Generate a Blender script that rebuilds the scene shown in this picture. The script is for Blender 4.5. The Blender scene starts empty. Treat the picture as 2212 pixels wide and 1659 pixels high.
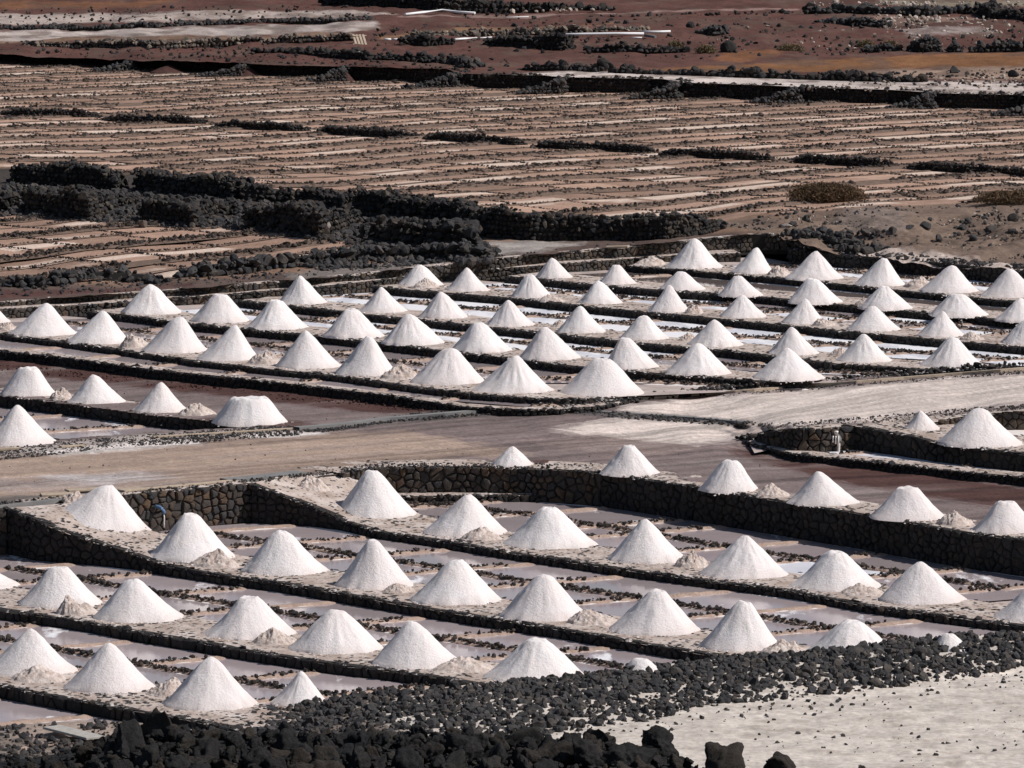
import bpy, math, random
import numpy as np
from mathutils import Vector, Matrix, noise as mnoise
random.seed(7); RNG = np.random.default_rng(7)
C = bpy.context.scene.collection
SC = bpy.context.scene

# ---------------------------------------------------------------- camera, sky, sun
F, CX, CY, HOR, CAMZ = 12800.0, 1106.0, 829.5, -526.0, 21.3
PITCH = math.atan((CY - HOR) / F)
cam = bpy.data.cameras.new('camera'); cam.lens = 36 * F / 2212; cam.sensor_width = 36
cam.clip_start = 1; cam.clip_end = 20000
camo = bpy.data.objects.new('camera', cam); C.objects.link(camo)
camo.location = (0, 0, CAMZ); camo.rotation_euler = (math.pi / 2 - PITCH, 0, 0)
SC.camera = camo
SUN_EL, SUN_AZ = math.radians(46), math.radians(99)      # azimuth clockwise from +Y
wd = bpy.data.worlds.new('World'); SC.world = wd; wd.use_nodes = True
nt = wd.node_tree; nt.nodes.clear()
sky = nt.nodes.new('ShaderNodeTexSky'); sky.sky_type = 'NISHITA'; sky.sun_disc = False
sky.sun_elevation = SUN_EL; sky.sun_rotation = SUN_AZ; sky.dust_density = 1.2
bg = nt.nodes.new('ShaderNodeBackground'); bg.inputs[1].default_value = 0.055
wo = nt.nodes.new('ShaderNodeOutputWorld')
nt.links.new(sky.outputs[0], bg.inputs[0]); nt.links.new(bg.outputs[0], wo.inputs[0])
sl = bpy.data.lights.new('sun', 'SUN'); sl.energy = 4.3; sl.angle = math.radians(0.53); sl.color = (1.0, 0.950, 0.918)
so = bpy.data.objects.new('sun', sl); C.objects.link(so)
sdir = Vector((math.sin(SUN_AZ) * math.cos(SUN_EL), math.cos(SUN_AZ) * math.cos(SUN_EL), math.sin(SUN_EL)))
so.rotation_euler = sdir.to_track_quat('Z', 'Y').to_euler(); so.location = (60, 100, 80)
SC.view_settings.view_transform = 'Standard'; SC.view_settings.look = 'None'
SC.view_settings.exposure = 0; SC.view_settings.gamma = 1; SC.view_settings.use_curve_mapping = False

# ---------------------------------------------------------------- picture <-> place
cp, sp = math.cos(PITCH), math.sin(PITCH)
def rays(px, py):
    a = np.asarray(px, float) - CX; b = CY - np.asarray(py, float)
    return a, F * cp + b * sp, -F * sp + b * cp
def PN(px, py, z):
    dx, dy, dz = rays(px, py); t = (np.asarray(z, float) - CAMZ) / dz
    return np.stack([dx * t, dy * t, np.broadcast_to(z, t.shape).astype(float)], -1)
def P(px, py, z=0.0):
    v = PN(np.array([px]), np.array([py]), np.array([z]))[0]; return Vector(v)
def PY(px, py, y):                                    # point on the sight line at distance y
    dx, dy, dz = rays(px, py); t = y / dy; return Vector((dx * t, y, CAMZ + dz * t))
def proj(v):
    v = np.asarray(v, float); x, y, z = v[..., 0], v[..., 1], v[..., 2] - CAMZ
    d = y * cp - z * sp; u = y * sp + z * cp
    return CX + F * x / d, CY - F * u / d, d

# ---------------------------------------------------------------- numpy noise
def _h(i, j, s):
    n = (i.astype(np.int64) * 374761393 + j.astype(np.int64) * 668265263 + s * 982451653) & 0x7fffffff
    n = ((n ^ (n >> 13)) * 1274126177) & 0x7fffffff
    return ((n ^ (n >> 16)) & 0xffff) / 65535.0
def vn(x, y, s=0):
    i = np.floor(x); j = np.floor(y); u = x - i; v = y - j
    u = u * u * (3 - 2 * u); v = v * v * (3 - 2 * v)
    i = i.astype(int); j = j.astype(int)
    return (_h(i, j, s) * (1 - u) + _h(i + 1, j, s) * u) * (1 - v) + (_h(i, j + 1, s) * (1 - u) + _h(i + 1, j + 1, s) * u) * v
def fbm(x, y, s=0, o=4):
    r = 0; a = .5; t = 0
    for k in range(o):
        r = r + a * vn(x * 2 ** k + 17.3 * k, y * 2 ** k - 9.1 * k, s + k); t += a; a *= .55
    return r / t
def sm(e0, e1, x):
    t = np.clip((x - e0) / (e1 - e0), 0, 1); return t * t * (3 - 2 * t)
def inpoly(px, py, poly):
    r = np.zeros(px.shape, bool); n = len(poly)
    for i in range(n):
        x1, y1 = poly[i]; x2, y2 = poly[(i + 1) % n]
        if y1 == y2: continue
        c = ((y1 > py) != (y2 > py)) & (px < (x2 - x1) * (py - y1) / (y2 - y1) + x1)
        r ^= c
    return r

# ---------------------------------------------------------------- materials
def mat(name):
    m = bpy.data.materials.new(name); m.use_nodes = True
    return m, m.node_tree.nodes, m.node_tree.links, m.node_tree.nodes['Principled BSDF']
def N(ns, t, **k):
    n = ns.new(t)
    for a, b in k.items(): setattr(n, a, b)
    return n
def ramp(ns, ln, src, stops):
    r = ns.new('ShaderNodeValToRGB'); el = r.color_ramp.elements
    while len(el) < len(stops): el.new(.5)
    for e, (p, c) in zip(el, stops):
        e.position = p; e.color = (*c, 1) if len(c) == 3 else c
    ln.new(src, r.inputs[0]); return r.outputs[0]
def nz(ns, ln, scale, detail=4, rough=.6, vec=None, geo=True):
    n = ns.new('ShaderNodeTexNoise'); n.inputs['Scale'].default_value = scale
    n.inputs['Detail'].default_value = detail; n.inputs['Roughness'].default_value = rough
    if vec is None:
        g = ns.new('ShaderNodeNewGeometry'); vec = g.outputs['Position']
    ln.new(vec, n.inputs['Vector']); return n.outputs[0]
def mix(ns, ln, fac, a, b, mode='MIX'):
    m = ns.new('ShaderNodeMix'); m.data_type = 'RGBA'; m.blend_type = mode
    for sock, v in ((m.inputs[0], fac), (m.inputs[6], a), (m.inputs[7], b)):
        if hasattr(v, 'is_linked') or hasattr(v, 'links'): ln.new(v, sock)
        elif isinstance(v, (int, float)): sock.default_value = v
        else: sock.default_value = (*v, 1)
    return m.outputs[2]
def math_(ns, ln, op, a, b=None):
    m = ns.new('ShaderNodeMath'); m.operation = op
    for k, v in enumerate((a, b)):
        if v is None: continue
        if isinstance(v, (int, float)): m.inputs[k].default_value = v
        else: ln.new(v, m.inputs[k])
    return m.outputs[0]
def bump(ns, ln, bs, h, strength, dist):
    b = ns.new('ShaderNodeBump'); b.inputs['Strength'].default_value = strength; b.inputs['Distance'].default_value = dist
    ln.new(h, b.inputs['Height']); ln.new(b.outputs[0], bs.inputs['Normal'])

def rock_mat(name, cols, salt=0.0, rough=.95, saltcol=(.62, .56, .52), bmp=(22, .8, .03)):
    m, ns, ln, bs = mat(name)
    g = ns.new('ShaderNodeNewGeometry'); oi = ns.new('ShaderNodeObjectInfo')
    r = math_(ns, ln, 'FRACT', math_(ns, ln, 'ADD', g.outputs['Random Per Island'], oi.outputs['Random']))
    k = len(cols)
    c = ramp(ns, ln, r, [(i / (k - 1), cols[i]) for i in range(k)])
    n = nz(ns, ln, 9, 5, .7)
    c = mix(ns, ln, 1.0, c, ramp(ns, ln, n, [(.25, (.5, .5, .52)), (.75, (1.45, 1.4, 1.35))]), 'MULTIPLY')
    if salt > 0:
        sx = ns.new('ShaderNodeSeparateXYZ'); ln.new(g.outputs['Normal'], sx.inputs[0])
        a = math_(ns, ln, 'MULTIPLY', sx.outputs[2], .22)
        b = math_(ns, ln, 'ADD', a, nz(ns, ln, 3.1, 5, .75))
        f = ramp(ns, ln, b, [(.86 - salt * .35, (0, 0, 0)), (.93 - salt * .33, (1, 1, 1))])
        c = mix(ns, ln, f, c, saltcol)
    ln.new(c, bs.inputs['Base Color']); bs.inputs['Roughness'].default_value = rough
    bs.inputs['Specular IOR Level'].default_value = .25
    bump(ns, ln, bs, nz(ns, ln, bmp[0], 5, .75), bmp[1], bmp[2])
    return m
DK = [(.030, .028, .028), (.040, .037, .036), (.024, .024, .026), (.054, .046, .040), (.033, .033, .036), (.050, .040, .033)]
M_lava = rock_mat('lava_stone', DK, .05)
M_lavas = rock_mat('lava_stone_salty', DK, .42)
M_rubble = rock_mat('rubble_stone', [(.042, .042, .045), (.066, .064, .064), (.034, .035, .038), (.088, .078, .070), (.05, .051, .056)], .05)
M_boulder = rock_mat('boulder_rock', [(.020, .020, .021), (.033, .031, .030), (.017, .018, .02), (.046, .038, .031), (.026, .027, .026)], 0, bmp=(19, 1.0, .07))
M_pst = rock_mat('pan_stone', [(.055, .045, .040), (.036, .033, .033), (.085, .066, .054), (.032, .031, .033), (.065, .05, .042)], .18)
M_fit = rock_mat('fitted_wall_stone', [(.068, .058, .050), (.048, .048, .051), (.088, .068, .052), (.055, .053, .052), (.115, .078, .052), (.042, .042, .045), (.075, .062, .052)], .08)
M_fitg = rock_mat('terrace_wall_stone', [(.085, .074, .063), (.06, .06, .062), (.105, .083, .064), (.07, .067, .065), (.12, .088, .066)], .12)
M_ridge = rock_mat('ridge_stone', [(.075, .058, .048), (.05, .043, .04), (.10, .075, .058), (.04, .038, .038), (.08, .06, .048)], 0)
M_tan = rock_mat('tan_stone', [(.20, .16, .125), (.07, .065, .063), (.27, .22, .17), (.10, .09, .08), (.16, .13, .11)], 0)
M_pale = rock_mat('pale_stone', [(.42, .36, .31), (.3, .25, .21), (.55, .5, .45)], 0)

M_ruin = rock_mat('ruin_stone', DK + [(.075, .062, .05), (.05, .05, .052), (.028, .028, .03), (.11, .095, .075)], 0)
def plain(name, col, rough=.9, nscale=4, var=.25, bscale=20, bstr=.4, bdist=.02):
    m, ns, ln, bs = mat(name)
    n = nz(ns, ln, nscale, 5, .65)
    lo = tuple(c * (1 - var) for c in col); hi = tuple(min(1, c * (1 + var)) for c in col)
    ln.new(ramp(ns, ln, n, [(.25, lo), (.75, hi)]), bs.inputs['Base Color'])
    bs.inputs['Roughness'].default_value = rough; bs.inputs['Specular IOR Level'].default_value = .2
    bump(ns, ln, bs, nz(ns, ln, bscale, 4, .65), bstr, bdist)
    return m
M_core = plain('dark_wall_core', (.030, .027, .025))
M_mud = plain('tan_mud', (.38, .28, .225), nscale=3, var=.3, bscale=9, bstr=.9, bdist=.06)
M_ridgee = plain('ridge_earth', (.165, .115, .088), nscale=2.5, var=.3, bscale=6, bstr=1, bdist=.08)
M_crust = plain('white_salt_crust', (.74, .68, .64), nscale=6, var=.15, bscale=25)
M_floor = plain('pan_floor_mud', (.43, .36, .33), nscale=1.2, var=.3)
M_conc = plain('grey_concrete', (.21, .205, .20), nscale=2, var=.2)
M_plank = plain('grey_plank', (.40, .38, .345), nscale=6, var=.25)
M_wood = plain('weathered_wood', (.42, .34, .26), nscale=5, var=.25)
M_pvc = plain('white_plastic', (.80, .80, .80), rough=.35, var=.03, bstr=.05)
M_blue = plain('blue_plastic', (.11, .19, .31), rough=.4, var=.1, bstr=.1)
M_cinder = plain('red_cinder', (.075, .037, .031), nscale=3, var=.3, bscale=12, bstr=.9, bdist=.05)

def salt_mat():
    m, ns, ln, bs = mat('salt_white')
    g = ns.new('ShaderNodeNewGeometry'); oi = ns.new('ShaderNodeObjectInfo')
    tint = ramp(ns, ln, oi.outputs['Random'], [(0, (.82, .765, .75)), (1, (.87, .83, .815))])
    n = nz(ns, ln, 1.6, 4, .6)
    c = mix(ns, ln, ramp(ns, ln, n, [(.40, (0, 0, 0)), (.72, (.55, .55, .55))]), tint, (.82, .73, .685))
    tc = ns.new('ShaderNodeTexCoord'); sx = ns.new('ShaderNodeSeparateXYZ'); ln.new(tc.outputs['Object'], sx.inputs[0])
    zz = math_(ns, ln, 'ADD', sx.outputs[2], math_(ns, ln, 'MULTIPLY', nz(ns, ln, 2.3, 5, .7), .55))
    c = mix(ns, ln, ramp(ns, ln, zz, [(.26, (.55, .55, .55)), (.52, (0, 0, 0))]), c, (.68, .58, .53))
    ln.new(c, bs.inputs['Base Color']); bs.inputs['Roughness'].default_value = .75
    bs.inputs['Specular IOR Level'].default_value = .3
    n2 = nz(ns, ln, 14, 5, .75); n3 = nz(ns, ln, 55, 3, .7)
    h = math_(ns, ln, 'ADD', n2, math_(ns, ln, 'MULTIPLY', n3, .45))
    bump(ns, ln, bs, h, .9, .04)
    return m
M_salt = salt_mat()
def dirty_mat():
    m, ns, ln, bs = mat('raw_pink_salt')
    n = nz(ns, ln, 5, 6, .7)
    c = ramp(ns, ln, n, [(.28, (.40, .30, .25)), (.5, (.64, .54, .48)), (.72, (.80, .73, .68))])
    ln.new(c, bs.inputs['Base Color']); bs.inputs['Roughness'].default_value = .9
    bs.inputs['Specular IOR Level'].default_value = .15
    bump(ns, ln, bs, nz(ns, ln, 9, 6, .75), 1, .07)
    return m
M_dirty = dirty_mat()
def brine(name, col, col2, rough, crust, cc=(.8, .79, .8)):
    m, ns, ln, bs = mat(name)
    n = nz(ns, ln, .55, 5, .6)
    c = ramp(ns, ln, n, [(.3, col), (.7, col2)])
    g = ns.new('ShaderNodeNewGeometry')
    mp = ns.new('ShaderNodeMapping'); mp.inputs['Scale'].default_value = (1.1, .35, 1); mp.inputs['Rotation'].default_value = (0, 0, .6)
    ln.new(g.outputs['Position'], mp.inputs[0])
    f = ramp(ns, ln, nz(ns, ln, .8, 6, .6, mp.outputs[0]), [(1 - crust - .04, (0, 0, 0)), (1 - crust + .04, (1, 1, 1))])
    ln.new(mix(ns, ln, f, c, cc), bs.inputs['Base Color'])
    rr = ramp(ns, ln, f, [(0, (rough,) * 3), (1, (.6,) * 3)])
    ln.new(rr, bs.inputs['Roughness']); bs.inputs['IOR'].default_value = 1.33
    bump(ns, ln, bs, nz(ns, ln, 6, 3, .5), .12, .02)
    return m
M_b1 = brine('brine_lavender', (.39, .325, .335), (.47, .40, .40), .13, .36)
M_b2 = brine('brine_grey', (.34, .285, .29), (.41, .35, .35), .08, .32)
M_b3 = brine('brine_white', (.62, .62, .66), (.74, .74, .78), .4, .5)
M_b4 = brine('brine_clear', (.15, .12, .11), (.19, .155, .145), .04, .22)

def paving_mat():
    m, ns, ln, bs = mat('salted_cobbles')
    v = ns.new('ShaderNodeTexVoronoi'); v.feature = 'F1'; v.inputs['Scale'].default_value = 5.5
    g = ns.new('ShaderNodeNewGeometry'); ln.new(g.outputs['Position'], v.inputs['Vector'])
    n = nz(ns, ln, 1.3, 5, .65)
    c0 = ramp(ns, ln, n, [(.35, (.36, .28, .23)), (.6, (.56, .48, .43)), (.8, (.70, .64, .60))])
    dist = math_(ns, ln, 'ADD', v.outputs['Distance'], math_(ns, ln, 'MULTIPLY', nz(ns, ln, 2.2, 4, .6), .5))
    f = ramp(ns, ln, dist, [(.46, (1, 1, 1)), (.56, (0, 0, 0))])
    c = mix(ns, ln, f, c0, (.075, .07, .07))
    ln.new(c, bs.inputs['Base Color']); bs.inputs['Roughness'].default_value = .9
    bs.inputs['Specular IOR Level'].default_value = .2
    bump(ns, ln, bs, nz(ns, ln, 8, 4, .7), .8, .05)
    return m
M_pave = paving_mat()
def ground_mat(name, grain=7., bstr=.8, bd=.07):
    m, ns, ln, bs = mat(name)
    a = ns.new('ShaderNodeAttribute'); a.attribute_name = 'Col'
    n = nz(ns, ln, grain, 6, .72); n2 = nz(ns, ln, 1.1, 5, .65)
    c = mix(ns, ln, 1., a.outputs['Color'], ramp(ns, ln, n, [(.25, (.66, .65, .64)), (.75, (1.32, 1.32, 1.32))]), 'MULTIPLY')
    c = mix(ns, ln, 1., c, ramp(ns, ln, n2, [(.3, (.84, .83, .83)), (.7, (1.15, 1.15, 1.15))]), 'MULTIPLY')
    ln.new(c, bs.inputs['Base Color']); bs.inputs['Roughness'].default_value = .95
    bs.inputs['Specular IOR Level'].default_value = .12
    bump(ns, ln, bs, nz(ns, ln, grain * .8, 6, .72), bstr, bd)
    return m
M_ground = ground_mat('earth_and_gravel')
M_sand = ground_mat('pale_sand', 5., .55, .06)

# ---------------------------------------------------------------- object helpers
def tag(o, label=None, cat=None, group=None, kind=None):
    if label: o['label'] = label
    if cat: o['category'] = cat
    if group: o['group'] = group
    if kind: o['kind'] = kind
    return o
def link(name, data, parent=None, m=None):
    o = bpy.data.objects.new(name, data); C.objects.link(o)
    if m is not None and data is not None and not data.materials: data.materials.append(m)
    if parent is not None: o.parent = parent
    return o
def empty(name, loc, label, cat, group=None):
    o = bpy.data.objects.new(name, None); C.objects.link(o); o.location = loc; o.empty_display_size = .2
    tag(o, label, cat, group)
    return o
def place(o, root):                                     # world-space mesh under an empty that is only translated
    o.location = -Vector(root.location) + Vector((0, 0, 0)); return o
def mesh_np(name, v, f, smooth=False, col=None):
    me = bpy.data.meshes.new(name); v = np.asarray(v, np.float32); f = np.asarray(f, np.int32)
    me.vertices.add(len(v)); me.vertices.foreach_set('co', v.ravel())
    k = f.shape[1]; me.loops.add(f.size); me.loops.foreach_set('vertex_index', f.ravel())
    me.polygons.add(len(f)); me.polygons.foreach_set('loop_start', np.arange(0, f.size, k, dtype=np.int32))
    me.polygons.foreach_set('loop_total', np.full(len(f), k, np.int32))
    me.polygons.foreach_set('use_smooth', np.full(len(f), smooth))
    me.update(calc_edges=True); me.validate()
    if col is not None:
        a = me.color_attributes.new('Col', 'FLOAT_COLOR', 'POINT')
        a.data.foreach_set('color', np.concatenate([col, np.ones((len(col), 1))], 1).astype(np.float32).ravel())
    return me
def box_mesh(name, sx, sy, sz, bev=.0):
    import bmesh
    bm = bmesh.new(); bmesh.ops.create_cube(bm, size=1)
    bmesh.ops.scale(bm, vec=(sx, sy, sz), verts=bm.verts)
    if bev: bmesh.ops.bevel(bm, geom=list(bm.edges), offset=bev, segments=1, affect='EDGES')
    me = bpy.data.meshes.new(name); bm.to_mesh(me); bm.free(); return me
def tube_mesh(name, pts, r, seg=10):
    pts = [Vector(p) for p in pts]; V = []; Fc = []
    for i, p in enumerate(pts):
        d = (pts[min(i + 1, len(pts) - 1)] - pts[max(i - 1, 0)]).normalized()
        a = d.orthogonal().normalized(); b = d.cross(a)
        for k in range(seg):
            t = 2 * math.pi * k / seg; V.append(p + (a * math.cos(t) + b * math.sin(t)) * r)
    n = len(pts)
    for i in range(n - 1):
        for k in range(seg):
            Fc.append((i * seg + k, i * seg + (k + 1) % seg, (i + 1) * seg + (k + 1) % seg, (i + 1) * seg + k))
    me = bpy.data.meshes.new(name)
    Fc = [tuple(f) for f in Fc] + [tuple(range(seg))[::-1], tuple(range((n - 1) * seg, n * seg))]
    me.from_pydata([tuple(v) for v in V], [], Fc)
    for p in me.polygons: p.use_smooth = len(p.vertices) == 4
    return me

# rock variants
def ico(sub):
    import bmesh
    bm = bmesh.new(); bmesh.ops.create_icosphere(bm, subdivisions=sub, radius=1)
    v = np.array([x.co[:] for x in bm.verts]); f = np.array([[a.index for a in p.verts] for p in bm.faces]); bm.free(); return v, f
I1, F1 = ico(1); I2, F2 = ico(2); I4, F4 = ico(4)
def rock_v(base, seed, amp=.38, cuts=5):
    r = np.random.default_rng(seed); v = base.copy()
    for k in range(cuts):                                # flatten against random planes: angular lava stones
        n = r.normal(size=3); n /= np.linalg.norm(n); d = r.uniform(.38, .82)
        s = v @ n; v = v - np.outer(np.clip(s - d, 0, None), n)
    v = v * (1 + amp * (r.random((len(v), 1)) - .5)) if len(base) <= 42 else v
    return v
LV = [rock_v(I1, 100 + i, .40, 4) for i in range(16)]
OC = np.array([(1,0,0),(0,1,0),(-1,0,0),(0,-1,0),(0,0,1),(0,0,-.6)],float); OF = np.array([(0,1,4),(1,2,4),(2,3,4),(3,0,4),(1,0,5),(2,1,5),(3,2,5),(0,3,5)])
OV = [OC * np.random.default_rng(500+i).uniform(.65,1.25,(6,1)) + np.random.default_rng(600+i).uniform(-.25,.25,(6,3)) for i in range(12)]
MV = []
for i in range(12):
    MV.append(mesh_np('rock_shape', rock_v(I2, 200 + i, .07, 11), F2))
BV = []
for i in range(10):
    v = rock_v(I4, 300 + i, 0, 9)
    for a in range(len(v)):
        p = Vector(v[a]) ; 
        d = mnoise.fractal(p * 1.5 + Vector((i * 7, 0, 0)), .8, 2.1, 6) * .30 - abs(mnoise.noise(p * 5 + Vector((0, i * 5, 0)))) * .16 - max(0, mnoise.noise(p * 11 + Vector((3, i * 5, 0))) - .1) * .18
        v[a] = v[a] * (1 + d)
    BV.append(mesh_np('boulder_shape', v, F4, True))

def rotm(rz, tx, ty):
    cz, sz = np.cos(rz), np.sin(rz); cx, sx = np.cos(tx), np.sin(tx); cy, sy = np.cos(ty), np.sin(ty)
    o = np.zeros_like(cz); l = np.ones_like(cz)
    Z = np.stack([cz, -sz, o, sz, cz, o, o, o, l], -1).reshape(-1, 3, 3)
    X = np.stack([l, o, o, o, cx, -sx, o, sx, cx], -1).reshape(-1, 3, 3)
    Y = np.stack([cy, o, sy, o, l, o, -sy, o, cy], -1).reshape(-1, 3, 3)
    return Z @ X @ Y
def rocks_mesh(name, pos, scl, tilt=.5, LV=None, F1=None, nv=12):
    LV = LV or globals()['LV']; F1 = globals()['F1'] if F1 is None else F1
    pos = np.asarray(pos, float); scl = np.asarray(scl, float)
    if scl.ndim == 1: scl = scl[:, None] * RNG.uniform(.65, 1.2, (len(scl), 3)) * np.array([1, 1, .85])
    n = len(pos); R = rotm(RNG.uniform(0, 6.28, n), RNG.uniform(-tilt, tilt, n), RNG.uniform(-tilt, tilt, n))
    base = np.stack([LV[i] for i in RNG.integers(0, len(LV), n)])
    v = np.einsum('nij,nkj->nki', R, base) * 1.0
    v = np.einsum('nij,nkj->nki', R, base * scl[:, None, :]) + pos[:, None, :]
    f = (F1[None] + (np.arange(n) * nv)[:, None, None]).reshape(-1, 3)
    return mesh_np(name, v.reshape(-1, 3), f)
def rock_obj(name, m, pos, s, parent=None, tilt=.6, variants=None, mats={}):
    variants = variants or MV
    k = random.randrange(len(variants)); key = (k, m.name, id(variants))
    if key not in mats:
        d = variants[k].copy(); d.materials.append(m); mats[key] = d
    o = bpy.data.objects.new(name, mats[key]); C.objects.link(o)
    if parent is not None:
        o.parent = parent; pos = Vector(pos) - Vector(parent.location)
    o.location = pos
    o.rotation_euler = (random.uniform(-tilt, tilt), random.uniform(-tilt, tilt), random.uniform(0, 6.28))
    if isinstance(s, (int, float)): s = (s * random.uniform(.75, 1.25), s * random.uniform(.75, 1.25), s * random.uniform(.6, 1))
    o.scale = s
    return o

# ---------------------------------------------------------------- walls and walkways
class Line:
    def __init__(s, pts, zf):
        s.px = pts; s.v = [P(*p) for p in pts]
        s.zf = zf if isinstance(zf, (list, tuple)) else [zf] * len(pts)
        s.xy = np.array([[p.x, p.y] for p in s.v]); s.zt = np.array([p.z for p in s.v]); s.zb = np.array(s.zf)
        s.prep()
    def prep(s):
        d = np.diff(s.xy, axis=0); L = np.hypot(d[:, 0], d[:, 1]); s.s = np.concatenate([[0], np.cumsum(L)]); s.L = s.s[-1]
        nn = np.stack([d[:, 1], -d[:, 0]], 1) / L[:, None]
        vn_ = np.concatenate([nn[:1], nn[:-1] + nn[1:], nn[-1:]]); s.vn = vn_ / np.linalg.norm(vn_, axis=1)[:, None]
        s.sn = nn
    def at(s, t):
        t = np.clip(np.asarray(t, float), 0, s.L)
        x = np.interp(t, s.s, s.xy[:, 0]); y = np.interp(t, s.s, s.xy[:, 1])
        nx = np.interp(t, s.s, s.vn[:, 0]); ny = np.interp(t, s.s, s.vn[:, 1]); l = np.hypot(nx, ny)
        return x, y, nx / l, ny / l, np.interp(t, s.s, s.zt), np.interp(t, s.s, s.zb)
    def sdist(s, p):                                    # signed distance (positive on the near side)
        best = 1e9; r = 0
        for i in range(len(s.xy) - 1):
            a, b = s.xy[i], s.xy[i + 1]; ab = b - a; t = max(0, min(1, np.dot(p - a, ab) / np.dot(ab, ab)))
            q = a + ab * t; d = math.hypot(*(p - q))
            if d < best: best = d; r = np.dot(p - q, s.sn[i])
        return r if abs(r) > 1e-9 else 0
    def off(s, w):
        o = Line.__new__(Line); o.xy = s.xy + s.vn * w; o.zt = s.zt; o.zb = s.zb; o.px = s.px; o.prep(); return o
def clip(poly, mx, my, nx, ny):
    out = []; n = len(poly)
    for i in range(n):
        a = poly[i]; b = poly[(i + 1) % n]
        da = (a[0] - mx) * nx + (a[1] - my) * ny; db = (b[0] - mx) * nx + (b[1] - my) * ny
        if da <= 0: out.append(a)
        if (da < 0 < db) or (db < 0 < da):
            t = da / (da - db); out.append((a[0] + (b[0] - a[0]) * t, a[1] + (b[1] - a[1]) * t))
    return out
def cells(L, H, size):
    nu = max(1, int(L / size)); nv = max(1, round(H / (size * .9))); du = L / nu; dv = H / nv; seeds = {}
    for i in range(nu):
        for j in range(nv):
            seeds[i, j] = ((i + .5 + random.uniform(-.4, .4) + (.25 if j % 2 else -.25)) * du, (j + .5 + random.uniform(-.36, .36)) * dv)
    for q_ in [q_ for q_ in seeds if random.random() < .16]: del seeds[q_]
    for (i, j), (x, y) in seeds.items():
        poly = [(max(0, x - 2 * du), 0), (min(L, x + 2 * du), 0), (min(L, x + 2 * du), H), (max(0, x - 2 * du), H)]
        for a in range(-2, 3):
            for b in range(-2, 3):
                q = seeds.get((i + a, j + b))
                if (a or b) and q: poly = clip(poly, (x + q[0]) / 2, (y + q[1]) / 2, q[0] - x, q[1] - y)
                if len(poly) < 3: break
            if len(poly) < 3: break
        if len(poly) >= 3: yield poly
def stone_geo(L, poly, joint, dep):
    cx = sum(p[0] for p in poly) / len(poly); cy = sum(p[1] for p in poly) / len(poly)
    x, y, nx, ny, zt, zb = L.at(cx); H = zt - zb
    if cy > H + .03: return None
    V = []
    r = max(math.hypot(p[0] - cx, p[1] - cy) for p in poly); k = 1 - joint / max(r, joint * 2)
    n = len(poly); jit = [random.uniform(.84, 1.03) for _ in poly]
    for ring, (sc, dd) in enumerate(((k, -.02), (k, dep * .55), (k * .78, dep))):
        for i, (a, b) in enumerate(poly):
            u = cx + (a - cx) * sc * jit[i]; w = cy + (b - cy) * sc * jit[i]
            X, Y, NX, NY, ZT, ZB = L.at(u); w = max(-.05, min(w, ZT - ZB))
            V.append((X + NX * dd, Y + NY * dd, ZB + w))
    X, Y, NX, NY, ZT, ZB = L.at(cx); V.append((X + NX * dep * 1.12, Y + NY * dep * 1.12, ZB + min(cy, ZT - ZB)))
    Fc = []
    for g in (0, 1):
        for i in range(n):
            j = (i + 1) % n; Fc.append((g * n + i, g * n + j, (g + 1) * n + j, (g + 1) * n + i))
    for i in range(n): Fc.append((2 * n + i, 2 * n + (i + 1) % n, 3 * n))
    return V, Fc, (X, Y, ZB + cy)
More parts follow.
